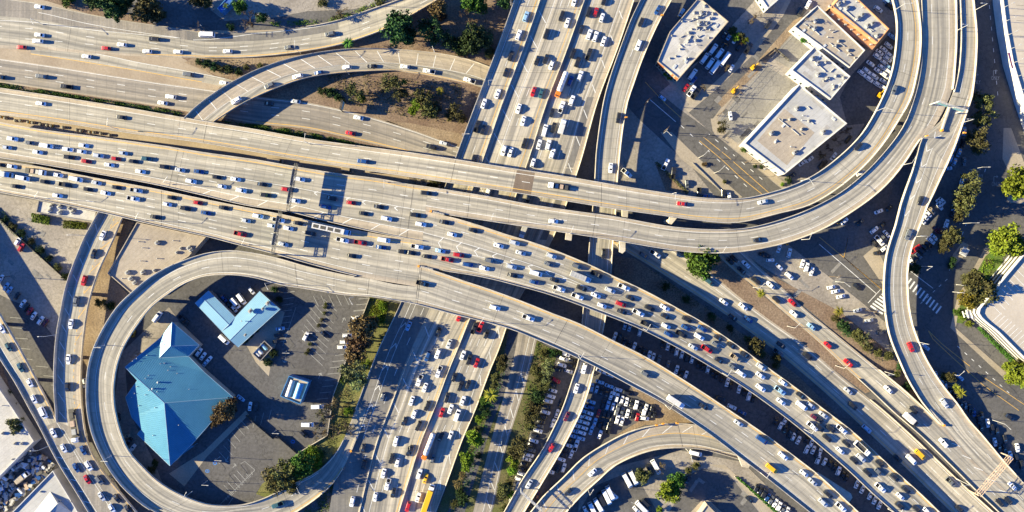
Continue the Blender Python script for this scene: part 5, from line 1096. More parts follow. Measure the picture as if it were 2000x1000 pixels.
truck(1097, 165, 'NS', 'long white tanker with orange rails on the top right lanes of upright freeway', 12.2, 'paint_o', 'wall_white', kind='tank', name='tanker_truck')
truck(837, 872, 'NS', 'long white tanker with orange cab on the bottom upright freeway', 13.4, 'paint_o', 'wall_white', kind='tank', flip=False, name='tanker_truck')
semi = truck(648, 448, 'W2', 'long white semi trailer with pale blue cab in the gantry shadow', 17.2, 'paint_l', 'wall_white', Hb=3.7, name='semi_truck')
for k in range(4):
    q = MB(); x = -8.0+k*3.3; q.face([(x, -.75, 3.735), (x+2.5, -.75, 3.735), (x+2.5, .75, 3.735), (x, .75, 3.735)]); q.obj('roof_gap_shade', 'dark_metal', semi)  # flat dark sheets on the closed box paint the shade of open gaps
truck(6, 340, 'W2', 'white box truck entering at the left edge', 8.5, 'paint_l', 'wall_white')
truck(68, 335, 'W2', 'black flatbed tow truck with white cab near the left edge', 9.6, 'paint_w', 'dark_metal', kind='flat', name='flatbed_truck')
truck(1134, 541, 'F', 'grey box truck on the jammed merging freeway', 9.8, 'paint_l', 'unit_metal', Hb=3.6)
truck(1320, 785, 'G', 'white box truck on the nearly empty viaduct', 8.8, 'paint_w', 'wall_white', Hb=3.6)
truck(1684, 876, 'F', 'white dump truck with dark open bed on the jammed freeway', 8.6, 'paint_w', 'wall_white', kind='dump', name='dump_truck')
truck(1098, 247, 'NS', 'white box truck on the top right lanes of upright freeway', 7.0, 'paint_w', 'wall_white', Hb=3.3, flip=True)
truck(836, 974, 'NS', 'truck with white cab and yellow box at the bottom edge', 13.5, 'paint_w', 'paint_y', Hb=3.4, flip=True)
truck(142, 832, 'L2', 'dark flatbed truck with white cab where the left ramps merge', 15.5, 'paint_w', 'dark_metal', kind='flat', name='flatbed_truck')
truck(1779, 820, 'J', 'white box truck with dark cab on the freeway beside the dirt bank', 8.0, 'paint_k', 'wall_white', Hb=3.2)
truck(1092, 364, 'R1', 'white cab flatbed truck alone on the upper curved viaduct', 9.8, 'paint_w', 'dark_metal', kind='flat', flip=True, name='flatbed_truck')
truck(1022, 452, 'NS', 'white box truck in the gap below the curved viaducts', 7.5, 'paint_w', 'unit_metal', Hb=3.3)
truck(44, 932, None, 'cream box truck standing among junk in the scrap yard', 6.8, 'paint_w', 'wall_tan', Hb=3.0, ang=-38, z=.06)
# yellow digging machines in the trench street
def digger(px, py, ang, label):
    o = thing('excavator', label, 'excavator', P(px, py, .1), -R(ang)); o.scale = (.72, .72, .72); q = MB()
    for s_ in (-1, 1):
        t = MB(); t.prism([(-1.7, s_*1.15-.28), (1.7, s_*1.15-.28), (1.7, s_*1.15+.28), (-1.7, s_*1.15+.28)], 0, .8); t.obj('track', 'tyre', o)
    q.prism([(-1.7, -1.2), (1.2, -1.2), (1.2, 1.2), (-1.7, 1.2)], .8, 1.0); q.prism([(-1.7, -1.2), (-.2, -1.2), (-.2, 1.2), (-1.7, 1.2)], 1.0, 2.0); q.obj('body', 'paint_y', o)
    c_ = MB(); c_.prism([(-.1, .15), (1.2, .15), (1.1, 1.15), (-.1, 1.15)], 1.0, 2.7); c = c_.obj('cab', 'paint_y', o)
    g = MB(); g.face([(1.21, .25, 1.5), (1.13, 1.05, 1.5), (1.12, 1.05, 2.5), (1.2, .25, 2.5)]); g.obj('windscreen', 'car_glass', c)
    b = MB(); b.bar((1.0, -.3, 1.2), (3.2, -.3, 3.2), (.26, .2)); b.bar((3.2, -.3, 3.2), (5.0, -.3, 1.5), (.2, .15)); b.obj('boom', 'paint_y', o)
    k = MB(); k.prism([(4.7, -.7), (5.4, -.6), (5.4, 0), (4.7, .1)], .7, 1.5); k.obj('bucket', 'dark_metal', o)
digger(1470, 132, -42, 'yellow excavator digging the upper part of the trench street')
digger(1432, 178, -50, 'yellow excavator at the lower end of the trench street')
digger(1716, 186, -60, 'orange yellow loader parked beside the curved viaduct')
# ------------------------------------------------------------------ trees, palms, hedges, ground cover
trnd = random.Random(21)
def leafquad(q, c, s_, rg, up=.35):
    n = Vector((rg.gauss(0, 1), rg.gauss(0, 1), rg.gauss(0, 1)+up)).normalized(); u = n.orthogonal().normalized(); a = rg.uniform(0, 6.28)
    u, v = u*math.cos(a)+n.cross(u)*math.sin(a), n.cross(u)*math.cos(a)-u*math.sin(a); s2 = s_*rg.uniform(.6, 1.3)
    q.face([c-u*s2-v*s2*.6, c+u*s2-v*s2*.6, c+u*s2*.8+v*s2*.6, c-u*s2*.8+v*s2*.6])
def crown_mesh(seed, nclump, nleaf, clump_r, leaf, flat, lob=1.0):
    rg = random.Random(seed); q = MB(); cl = []
    while len(cl) < nclump:
        p = Vector((rg.uniform(-1, 1), rg.uniform(-1, 1), rg.uniform(-1, 1)))
        if .25 < p.length < .86 and p.z > -.75: cl.append((Vector((p.x, p.y, p.z*flat)), clump_r*rg.uniform(.6, 1.25)))
    for c, r in cl:
        for k in range(nleaf):
            d = Vector((rg.gauss(0, 1), rg.gauss(0, 1), rg.gauss(0, 1))).normalized()*r*rg.random()**.4; d.z *= .75
            leafquad(q, c+d, leaf, rg)
    return q, [c for c, r in cl]
CR = {}
def crown(seed, col, kind):
    k = (seed, col, kind)
    if k not in CR:
        par = {'full': (40, 60, .31, .066, .8), 'loose': (28, 46, .29, .058, .8), 'shrub': (26, 44, .36, .07, .6), 'thin': (20, 20, .30, .035, .8)}[kind]
        q, cl = crown_mesh(seed, *par); me = q.mesh('crown', ['leaf_'+col])
        t = MB(); base = Vector((0, 0, -1.35)); fork = Vector((0, 0, -.55)); t.bar(base, fork, (.085, .06), 0, 7)
        rg = random.Random(seed+5)
        for c in rg.sample(cl, 8): 
            m = fork.lerp(c, .5)+Vector((0, 0, -.05)); t.bar(fork, m, (.045, .03), 0, 5); t.bar(m, c, (.03, .012), 0, 5)
        CR[k] = (me, t.mesh('trunk', ['bark']))
    return CR[k]
def palm_mesh(seed, col):
    k = ('palm', seed, col)
    if k not in CR:
        rg = random.Random(seed); q = MB()
        for f in range(34):
            a = f*2.4+rg.uniform(-.2, .2); el = rg.uniform(-.15, 1.0); L_ = rg.uniform(.85, 1.1); pv = None
            for j in range(7):
                t = j/6; r = L_*t*math.cos(el*(1-t*.5)); z = L_*(math.sin(el)*t-.55*t*t); wd = .075*math.sin(math.pi*min(.12+t*.88, .97))+.008
                c = Vector((r*math.cos(a), r*math.sin(a), z)); s_ = Vector((-math.sin(a), math.cos(a), 0))*wd; dz = Vector((0, 0, -wd*.5))
                cur = (c-s_+dz, c, c+s_+dz)
                if pv: q.face([pv[0], pv[1], cur[1], cur[0]]); q.face([pv[1], pv[2], cur[2], cur[1]])
                pv = cur
        me = q.mesh('fronds', ['leaf_'+col]); t = MB(); t.bar((0, 0, -2.2), (0, 0, .05), (.10, .075), 0, 8); t.bar((0, 0, -.12), (0, 0, .06), (.075, .15), 0, 8); CR[k] = (me, t.mesh('trunk', ['bark']))
    return CR[k]
def bare_mesh(seed, col):
    k = ('bare', seed, col)
    if k not in CR:
        rg = random.Random(seed); t = MB(); q = MB()
        def br(p, d, L_, r, dep):
            e = p+d*L_; (t if dep < 2 else q).bar(p, e, (r, r*.65), 0, 5 if dep < 2 else 3)
            if dep == 5: return
            for n in range(3 if dep < 4 else 2):
                nd = (d+Vector((rg.gauss(0, .6), rg.gauss(0, .6), rg.gauss(0.05, .4)))).normalized(); br(p.lerp(e, rg.uniform(.6, 1)), nd, L_*rg.uniform(.6, .82), r*.62, dep+1)
        br(Vector((0, 0, -1.35)), Vector((0, 0, 1)), .6, .075, 0); 
        for f in range(420):
            i = rg.randrange(len(q.v)); c = Vector(q.v[i]); leafquad(q, c, .03, rg); q.m[-1] = 1
        CR[k] = (q.mesh('crown', ['bark', 'leaf_'+col]), t.mesh('trunk', ['bark']))
    return CR[k]
TREES = []
WORD = dict(dark='dark green', olive='olive green', bright='bright green', green='green', brown='brownish', pale='pale green', yellow='yellow green', straw='straw coloured')
def tree(px, py, r, kind, col, place, group=None, hk=1.0):
    rm = r*S*(1.16 if kind != 'palm' else 1.1); seed = trnd.randrange(4)
    if kind == 'palm': me, tr = palm_mesh(seed, col); zc = 2.2*rm*hk; nm, desc = 'palm_tree', WORD[col]+' palm'
    elif kind == 'bare': me, tr = bare_mesh(seed, col); zc = 1.35*rm; nm, desc = 'bare_tree', 'bare '+WORD[col]+' tree'
    elif kind == 'shrub': me, tr = crown(seed, col, kind); zc = .55*rm; nm, desc = 'shrub', WORD[col]+' shrub'
    else: me, tr = crown(seed, col, kind); zc = 1.25*rm*hk; nm, desc = 'tree', WORD[col]+(' loose' if kind in ('loose', 'thin') else '')+' tree'
    p = P(px, py, zc); o = thing(nm, '', 'palm' if kind == 'palm' else 'shrub' if kind == 'shrub' else 'tree', (p.x, p.y, 0), trnd.uniform(0, 6.28), group or 'plants '+place)
    for n_, m_ in (('fronds' if kind == 'palm' else 'crown', me), ('trunk', tr)):
        c = link(n_, m_, o, (0, 0, zc)); c.scale = (rm, rm, rm*(hk if kind == 'palm' else 1))
    TREES.append(dict(o=o, desc=desc, place=place, x=px, y=py))
def grove(place, txt):
    for t in txt.split():
        a = t.split(','); kd = {'f': 'full', 'l': 'loose', 'p': 'palm', 'b': 'bare', 's': 'shrub', 't': 'thin'}[a[3][0]]
        col = {'d': 'dark', 'o': 'olive', 'b': 'bright', 'g': 'green', 'n': 'brown', 'p': 'pale', 'y': 'yellow', 's': 'straw'}[a[3][1]]
        tree(int(a[0]), int(a[1]), int(a[2]), kd, col, place)
grove('above the top left freeway', '222,14,24,fd 287,16,27,fo 240,2,18,fd 130,-2,14,sg 180,2,16,sd 482,37,20,bn 511,35,11,fd 467,12,13,fg 441,11,7,pg 405,6,10,fo 385,-2,14,fo 655,16,20,bo 630,4,10,so 450,52,8,sd 740,5,10,so 318,30,8,so')
grove('in the dirt corner at top centre', '778,55,30,fd 797,72,16,fd 855,18,17,fn 862,32,10,fn 920,3,20,fg 940,12,14,fg 845,62,24,ld 828,50,14,ld 915,35,22,bn 925,80,26,fd 900,88,18,fd 946,72,18,fo 957,104,10,fo 875,78,18,ld 905,100,10,sd 985,0,16,fd')
grove('beside the top left freeway', '680,84,11,pg')
grove('inside the hatched curved ramp', '692,180,17,lo 706,192,9,fb 765,162,20,lo 789,160,7,pb 783,184,14,lo 826,190,18,lo 838,178,14,bo 860,177,8,py 815,205,12,lb 852,210,13,lo 888,218,16,lo 903,232,10,lo 878,228,8,so 838,215,16,fo 806,216,9,fb 748,182,10,bo 645,180,9,sd 658,188,8,sd 668,196,7,sd 630,178,9,sd')
grove('along the strip before the curved ramp', '402,125,9,sd 418,130,9,sd 432,134,8,so 447,136,9,sd 465,140,8,sd 388,121,7,sd 480,131,6,so 508,130,7,so')
grove('along the pale yard fence at left', '10,428,7,sd 25,442,8,so 42,455,8,sd 60,472,7,so 78,488,8,sd 95,505,7,sd 112,522,8,so 128,540,8,sd 196,592,10,so 215,598,9,sd')
grove('at the lower left corner', '30,830,15,fo 36,822,10,fo 12,770,9,sd 24,790,9,so 42,835,8,sd')
grove('beside the blue roofed hall', '440,803,20,fn 425,815,13,fn 450,792,14,fn 418,826,9,fn 259,652,8,so 296,918,8,so 303,905,7,sd')
grove('on the planted bank by the loop lot', '708,640,24,fn 722,632,16,fn 700,668,22,fn 715,662,15,fn 694,690,20,fn 690,724,24,lp 700,742,20,lp 715,712,10,sb 672,742,8,sg 645,790,18,bs 664,800,18,bs 640,824,30,bo 668,836,22,bo 655,855,24,bo 626,850,16,bs 590,908,22,fg 575,915,18,fg 556,925,26,lo 540,945,22,lo 530,930,18,ls 612,885,13,sb 620,905,11,sb 600,885,10,sg 570,950,14,so 748,600,10,sb 735,625,14,sb 680,803,9,sb')
grove('on the strip by the upright freeway', '982,702,10,fo 980,718,10,fo 968,738,9,fo 966,752,8,fo 960,772,15,py 944,782,8,fg 940,795,7,sd 936,820,8,fb 930,840,8,so 924,853,13,fb 934,860,12,fb 912,895,13,fb 911,910,11,fb 903,930,9,ln 895,945,10,ln 898,962,10,sd 905,975,11,fd 888,985,9,so 950,808,8,sd 935,890,7,sd')
grove('on the strip by the frontage road', '1046,722,10,fo 1050,737,10,fo 1069,718,15,lp 1066,742,10,fp 1064,757,12,fo 1050,775,13,fd 1046,795,14,fo 1058,763,7,fb 1040,815,15,fo 1036,832,10,fo 1016,868,18,lo 1004,885,13,fo 1002,900,12,fb 1001,918,10,fb 985,955,13,fo 979,967,9,fo 997,965,8,fb 992,945,8,fo 1080,690,8,sd 1092,688,8,sd 1062,690,8,so 983,993,7,so')
grove('inside the bottom curved ramp', '1255,930,14,fo 1293,915,13,bn 1305,960,20,fb 1320,942,16,fg 1328,935,12,fg 1318,965,12,fo 1359,910,8,so 1345,920,7,so 1288,995,6,fb')
grove('below the curved viaducts', '1370,506,26,fg 1362,522,18,fg 1385,500,18,fg 1375,535,12,fg 1350,498,12,fg')
grove('along the half shaded freeway', '1477,676,15,fo 1486,690,9,fo 1517,700,9,fo 1516,714,7,so 1460,662,7,so 1425,640,7,sd 1390,618,8,sd 1340,585,8,sd 1300,560,8,sd')
grove('beside the palms on the dirt bank', '1487,573,9,py')
grove('on the right dirt bank', '1639,608,10,py 1632,622,8,fo 1645,635,11,fd 1655,648,9,sd 1675,655,12,fo 1688,662,13,lp 1695,678,10,so 1735,695,9,so 1752,730,7,so 1715,690,8,so 1758,716,8,sd 1772,755,8,sd')
grove('along the boulevard', '1921,196,18,lo 1908,190,10,lo 1924,226,20,lo 1914,238,12,lo 1910,272,22,lo 1914,290,14,lo 1898,358,22,lo 1888,385,24,lo 1876,400,16,lo 1878,410,14,lo 1872,424,11,lo 1858,460,18,lo 1848,475,16,lo 1866,462,15,lo 1840,485,10,lo 1785,524,12,fd 1861,508,7,sd 1858,518,7,sd')
grove('on the sidewalk corner right of the boulevard', '1988,356,28,fb 1995,372,18,fb')
grove('beside the round cornered garage', '1967,470,28,fb 1985,482,20,fb 1950,488,14,fb 1912,560,26,fo 1900,545,18,fo 1922,575,20,fo 1888,585,18,ly 1898,592,12,fy 1938,508,12,bo 1870,610,8,sg 1880,618,8,sb 1893,632,7,sb')
grove('at the right edge below the garage', '1985,730,22,fb 1975,718,14,fb 1998,742,14,fb 1992,715,12,fo')
grove('on the sidewalk of the south east street', '1855,737,11,fo 1845,735,8,fo 1868,757,8,py 1878,768,10,py 1873,763,7,py')
grove('in the northeast block', '1411,248,12,lo 1453,292,6,fg 1572,76,8,fg 1437,72,8,fb 1447,70,8,fo 1455,78,7,fb 1430,60,8,fo 1475,325,4,sd 1487,326,4,sd 1540,352,7,sd 1528,360,4,sb 1376,321,5,sn 1415,355,4,so 1466,35,11,bn 1480,28,10,bn 1422,131,10,bn 1380,172,10,bn 1300,145,5,sb 1308,152,5,sb')
grove('by the square warehouse', '1608,300,12,bn 1622,288,13,bn 1638,272,13,bn 1652,256,13,bn 1660,250,9,bn 1605,310,9,by')
grove('in the loop parking lot islands', '635,600,4,so 633,612,4,so 628,625,4,so 622,636,4,so 605,672,4,so 602,684,4,so 598,690,4,so 536,565,7,sd 636,594,3,sb 524,708,9,sd 534,690,9,sd 545,585,7,sd 500,645,6,sd 488,655,6,sd 478,665,6,sd')
grove('in the yards by the frontage ramp', '890,365,8,so 880,360,9,so 842,360,8,so 850,358,9,so')
def hedge(label, pts, h, col, dens=9, z0=0, name='hedge', kind=None, leaf=.22, cat='hedge'):
    rg = random.Random(len(pts)+int(pts[0][0])); q = MB(); v = [P(*p) for p in pts]; x0, x1 = min(p.x for p in v), max(p.x for p in v); y0, y1 = min(p.y for p in v), max(p.y for p in v)
    def inside(x, y):
        r = False
        for a, b in zip(v, v[1:]+v[:1]):
            if (a.y > y) != (b.y > y) and x < (b.x-a.x)*(y-a.y)/(b.y-a.y)+a.x: r = not r
        return r
    n = int((x1-x0)*(y1-y0)*dens); n = min(n, 60000)
    import mathutils.noise as mn
    for k in range(n):
        x, y = rg.uniform(x0, x1), rg.uniform(y0, y1)
        if not inside(x, y): continue
        if kind == 'stuff' and mn.noise(Vector((x*.22, y*.22, 3.1)))+rg.uniform(-.25, .35) < -.02: continue
        leafquad(q, Vector((x, y, z0+(h*rg.random()**.5 if kind != 'stuff' else rg.uniform(.05, h)))), leaf, rg, 1.0)
    o = q.obj(name, 'leaf_'+col)
    if kind: o['kind'] = kind; o['label'] = label
    else: tag(o, label, cat)
for lab, pts in (('chain link fence around the grey street parking lot', [(1402, 240), (1434, 202), (1498, 128), (1542, 156)]), ('chain link fence around the small grey yard by the warehouses', [(1506, 114), (1550, 68)])):
    root = thing('chain_fence', lab, 'fence', P(*pts[0])); L0 = root.location
    for a, b in zip(pts[:-1], pts[1:]):
        a, b = P(*a)-L0, P(*b)-L0; e = b-a; n = int(e.length/3)
        for k in range(n+1): p = a+e*(k/n); q = MB(); q.bar((p.x, p.y, 0), (p.x, p.y, 2.4), .05, 0, 5); q.obj('fence_post', 'grey_metal', root)
        for zz_ in (.3, 1.2, 2.35): q = MB(); q.bar(a+Vector((0, 0, zz_)), b+Vector((0, 0, zz_)), .03, 0, 4); q.obj('fence_rail', 'grey_metal', root)
hedge('bright clipped hedge at the left end of the low long building', [(65, 416), (100, 424), (100, 440), (66, 434)], 1.8, 'bright', 40)
hedge('bright clipped hedge in front of the low long building, right part', [(127, 430), (172, 436), (172, 448), (126, 446)], 1.8, 'bright', 40)
hedge('long clipped hedge below the round cornered garage', [(1905, 640), (1912, 638), (1978, 700), (1972, 708)], 1.2, 'green', 30)
hedge('narrow hedge along the cul de sac lot', [(1436, 932), (1440, 930), (1520, 1000), (1514, 1002)], .9, 'green', 40)
hedge('short grass hedge by the street yard', [(1278, 318), (1284, 316), (1346, 376), (1342, 380)], .8, 'olive', 22)
for nm, pts, col, dn in (('ground_cover', [(-20, 158), (100, 178), (200, 194), (310, 210), (362, 221), (340, 232), (250, 220), (170, 207), (80, 194), (-20, 176)], 'green', 45),
    ('ground_cover', [(430, 236), (540, 247), (620, 262), (745, 290), (690, 282), (600, 270), (500, 254)], 'green', 45),
    ('ground_cover', [(520, 44), (640, 36), (690, 20), (745, -2), (760, 0), (700, 26), (640, 46), (540, 52)], 'bright', 14),
    ('ground_cover', [(668, 924), (674, 928), (648, 1002), (588, 1000), (630, 965)], 'green', 10),
    ('ground_cover', [(725, 583), (762, 590), (750, 630), (718, 640)], 'bright', 26),
    ('ground_cover', [(650, 765), (668, 745), (690, 790), (660, 830), (640, 860), (560, 940), (520, 960), (600, 890)], 'straw', 3),
    ('ground_cover', [(1255, 510), (1300, 540), (1420, 625), (1520, 705), (1500, 705), (1400, 640), (1290, 570)], 'dark', 3),
    ('ground_cover', [(1640, 630), (1700, 660), (1745, 700), (1720, 710), (1660, 660)], 'olive', 3),
    ('ground_cover', [(1925, 505), (1942, 505), (1934, 535), (1908, 560), (1912, 530)], 'bright', 20),
    ('ground_cover', [(380, 115), (470, 118), (520, 128), (430, 140)], 'olive', 3),
    ('ground_cover', [(640, 145), (900, 165), (900, 240), (800, 230), (660, 195)], 'straw', 1.2),
    ('ground_cover', [(980, 660), (1000, 650), (940, 830), (900, 1000), (880, 1000), (925, 830)], 'olive', 2),
    ('ground_cover', [(1050, 665), (1088, 692), (1040, 830), (1000, 960), (975, 990), (1010, 820)], 'straw', 1.5),
    ('ground_cover', [(795, 345), (900, 352), (900, 372), (800, 362)], 'olive', 6),
    ('ground_cover', [(640, 145), (700, 142), (900, 165), (905, 235), (860, 240), (790, 228), (700, 208), (640, 190)], 'olive', 4),
    ('ground_cover', [(1050, 665), (1090, 692), (1060, 760), (1030, 840), (1010, 910), (985, 985), (975, 985), (1010, 860), (1030, 760)], 'green', 6),
    ('ground_cover', [(945, 790), (990, 690), (998, 700), (950, 840), (925, 920), (905, 990), (880, 1000), (905, 900)], 'green', 7),
    ('ground_cover', [(640, 850), (668, 800), (690, 805), (660, 860), (618, 915), (530, 965), (515, 950), (590, 895)], 'olive', 8),
    ('ground_cover', [(655, 770), (700, 650), (735, 640), (700, 740), (680, 800)], 'straw', 5),
    ('ground_cover', [(600, 890), (628, 876), (634, 890), (606, 912)], 'bright', 22),
    ('ground_cover', [(830, 30), (985, 0), (965, 110), (760, 90), (770, 60)], 'straw', 1.5),
    ('ground_cover', [(0, 405), (20, 425), (135, 540), (130, 546), (60, 488), (-10, 425)], 'green', 7)):
    hedge('low plants covering the ground', pts, .5, col, dn, .03, nm, 'stuff', .2)

# ------------------------------------------------------------------ lamps, signs, gantries
LAMPS = []
def lamp(px, py, key, arm, place, h=9.0, al=2.6, m='pale_metal'):
    z = 0
    if key: z, _ = along(px, py, key)
    p = P(px, py, z); o = thing('street_lamp', '', 'street lamp', p, R(-arm), 'street lamps'); q = MB(); q.bar((0, 0, -.3), (0, 0, h), (.13, .08), 0, 6); q.bar((0, 0, -.3), (0, 0, .5), .22, 0, 6); q.obj('pole', m, o)
    q = MB(); q.bar((0, 0, h-.05), (al, 0, h+.35), .07, 0, 6); q.obj('arm', m, o); q = MB(); q.prism([(al-.1, -.16), (al+.75, -.12), (al+.75, .12), (al-.1, .16)], h+.28, h+.45); q.obj('lamp_head', m, o)
    LAMPS.append(dict(o=o, desc='pale metal street lamp', place=place, x=px, y=py))
for px, py, key, arm, pl in ((735, 12, 'T', 120, 'on the top left freeway'), (587, 104, 'T', -90, 'on the top left freeway'), (84, 48, 'T', 60, 'on the top left freeway'), (998, 10, 'NS', 0, 'on the upright freeway'), (955, 166, 'NS', 0, 'on the upright freeway'), (905, 268, 'NS', 0, 'on the upright freeway'),
    (848, 100, 'C', 70, 'on the hatched curved ramp'), (682, 145, 'C', -80, 'on the hatched curved ramp'), (605, 281, 'R1', -80, 'on the curved viaducts'), (230, 252, 'W1', -80, 'on the packed freeways at left'), (757, 356, 'W1', 90, 'on the packed freeways at left'), (337, 360, 'W1', -50, 'on the packed freeways at left'), (92, 388, 'W2', -50, 'on the packed freeways at left'),
    (284, 430, 'W2', -60, 'on the packed freeways at left'), (486, 478, 'W2', -60, 'on the packed freeways at left'), (960, 432, 'R2', -70, 'on the curved viaducts'), (1112, 456, 'R2', -70, 'on the curved viaducts'), (1312, 379, 'R1', 100, 'on the curved viaducts'), (1400, 494, 'R2', -60, 'on the curved viaducts'), (1565, 353, 'R1', 60, 'on the curved viaducts'), (1565, 468, 'R2', -70, 'on the curved viaducts'),
    (1760, 323, 'R2', -60, 'on the curved viaducts'), (1709, 218, 'R1', 20, 'on the curved viaducts'), (1747, 20, 'R1', 0, 'on the curved viaducts'), (1868, 60, 'R2', 180, 'on the curved viaducts'), (1904, 20, 'R4', 180, 'on the S shaped ramp'), (1878, 240, 'R4', 180, 'on the S shaped ramp'), (1789, 462, 'R4', 180, 'on the S shaped ramp'), (1793, 668, 'R4', 180, 'on the S shaped ramp'), (1728, 726, 'J', 180, 'on the S shaped ramp'),
    (690, 580, 'L', 60, 'on the loop ramp'), (530, 552, 'L', 60, 'on the loop ramp'), (205, 674, 'L', 0, 'on the loop ramp'), (218, 890, 'L', 0, 'on the loop ramp'), (375, 960, 'L', -60, 'on the loop ramp'), (590, 940, 'L', 60, 'on the loop ramp'), (113, 653, 'L2', 180, 'on the left ramps'), (168, 460, 'L2', 180, 'on the left ramps'), (98, 870, 'L1', 180, 'on the left ramps'),
    (940, 628, 'G', -60, 'on the nearly empty viaduct'), (1130, 695, 'G', -60, 'on the nearly empty viaduct'), (1300, 792, 'G', -60, 'on the nearly empty viaduct'), (1484, 922, 'G', -60, 'on the nearly empty viaduct'), (1080, 570, 'F', -60, 'on the jammed freeway'), (1256, 642, 'F', -60, 'on the jammed freeway'), (1410, 728, 'F', -60, 'on the jammed freeway'), (1570, 838, 'F', -60, 'on the jammed freeway'), (1735, 994, 'F', -60, 'on the jammed freeway'),
    (1340, 877, 'M', 80, 'on the bottom curved ramp'), (1148, 955, 'M', -60, 'on the bottom curved ramp'), (1471, 561, None, -45, 'beside the freeway with red cars'), (1538, 637, None, -45, 'beside the freeway with red cars'), (1632, 714, None, -45, 'beside the freeway with red cars'), (1870, 936, 'J', 180, 'beside the freeway with red cars'),
    (1365, 308, None, -45, 'along the diagonal street'), (1395, 338, None, -45, 'along the diagonal street'), (1294, 262, None, 45, 'along the diagonal street'), (1490, 330, None, 150, 'along the diagonal street'), (1632, 550, None, 40, 'along the diagonal street'), (1895, 331, None, 0, 'on the boulevard'), (1874, 437, None, 0, 'on the boulevard'), (1800, 520, None, 150, 'on the boulevard'), (1868, 556, None, 180, 'on the boulevard'), (1860, 570, None, 180, 'on the boulevard'),
    (1850, 728, None, -45, 'along the south east street'), (1960, 710, None, 150, 'along the south east street'), (1938, 820, None, 45, 'along the south east street'), (560, 686, None, 0, 'in the loop parking lot'), (604, 648, None, 0, 'in the loop parking lot'), (540, 840, None, 0, 'in the loop parking lot'), (430, 892, None, 0, 'in the loop parking lot'), (405, 939, None, 0, 'in the loop parking lot'), (980, 858, None, 180, 'on the frontage road')):
    lamp(px, py, key, arm, pl, 9 if pl != 'in the loop parking lot' else 6.5)
def truss(name, label, a, b, zd, zt, hw, m, panels=(), side=1, post=.28, cat='sign gantry'):
    """sign gantry between two posts; a and b are where its top ends are seen"""
    A_, B_ = P(*a, zt), P(*b, zt); mid = (A_+B_)/2; o = thing(name, label, cat, (mid.x, mid.y, zd)); A_ = A_-o.location; B_ = B_-o.location; d = (B_-A_).normalized(); n = Vector((-d.y, d.x, 0)); zt2 = A_.z
    for e in (A_, B_): q = MB(); q.bar((e.x, e.y, -.5), (e.x, e.y, zt2), post, 0, 8); q.obj('post', m, o)
    q = MB(); c = [(s_*hw, t) for s_ in (-1, 1) for t in (-1.5, 0)]
    for s_, t in c: q.bar(A_+n*s_+Vector((0, 0, t)), B_+n*s_+Vector((0, 0, t)), .12, 0, 5)
    L_ = (B_-A_).length; k = int(L_/1.7)
    for i in range(k):
        p, r_ = A_+d*(L_*i/k), A_+d*(L_*(i+1)/k); sg = 1 if i % 2 else -1
        for t in (0, -1.5): q.bar(p+n*hw*sg+Vector((0, 0, t)), r_-n*hw*sg+Vector((0, 0, t)), .06, 0, 4)
        for s_ in (-1, 1): q.bar(p+n*hw*s_+Vector((0, 0, 0 if i % 2 else -1.5)), r_+n*hw*s_+Vector((0, 0, -1.5 if i % 2 else 0)), .06, 0, 4)
        q.bar(p+n*hw, p-n*hw, .06, 0, 4)
    q.obj('truss', m, o)
    for (f0, f1, z0, z1, pm) in panels:
        p, r_ = A_.lerp(B_, f0)+n*(hw+.25)*side, A_.lerp(B_, f1)+n*(hw+.25)*side; q = MB()
        for off, mi in ((0, 0), (.08, 1)):
            s_ = n*side*(.08-off); f = [Vector((p.x, p.y, z0))+s_, Vector((r_.x, r_.y, z0))+s_, Vector((r_.x, r_.y, z1))+s_, Vector((p.x, p.y, z1))+s_]; q.face(f, mi)
        q.face([Vector((p.x, p.y, z1)), Vector((r_.x, r_.y, z1)), Vector((r_.x, r_.y, z1))+n*side*.08, Vector((p.x, p.y, z1))+n*side*.08], 1); q.obj('sign_panel', [pm, 'grey_metal'], o)
    return o
truss('sign_gantry', 'steel sign gantry over the upper packed freeway at left', (578, 319), (561, 412), 10.2, 18.0, .55, 'dark_metal', [(.12, .47, 4.6, 8.4, 'sign_green'), (.50, .85, 4.6, 8.4, 'sign_green')], -1)
truss('sign_gantry', 'steel sign gantry over the lower packed freeway at left', (547, 412), (531, 496), 10.2, 18.0, .55, 'dark_metal', [(.12, .50, 4.4, 8.4, 'sign_green'), (.53, .80, 4.4, 8.4, 'sign_green')], -1)
truss('sign_gantry', 'rusty pale truss gantry over the merged freeway at bottom right', (1976, 893), (1912, 968), 2.9, 10.5, 1.0, 'rust_steel', [], 1)
truss('sign_gantry', 'cantilever gantry with two teal sign panels on the viaduct gore', (1834, 198), (1886, 215), 9.8, 16.8, .25, 'pale_metal', [(.0, .38, 5.0, 7.0, 'sign_teal'), (.60, .98, 5.0, 7.0, 'sign_teal')], -1)
truss('sign_gantry', 'thin sign gantry across the foot of the narrow ramp', (1018, 962), (1058, 998), 4.2, 10.8, .3, 'pale_metal', [], 1)
truss('sign_gantry', 'short gantry with green sign above the sunken freeway', (664, 213), (668, 196), 0, 6.5, .3, 'dark_metal', [(.05, .95, 3.2, 6.4, 'sign_teal')], -1)
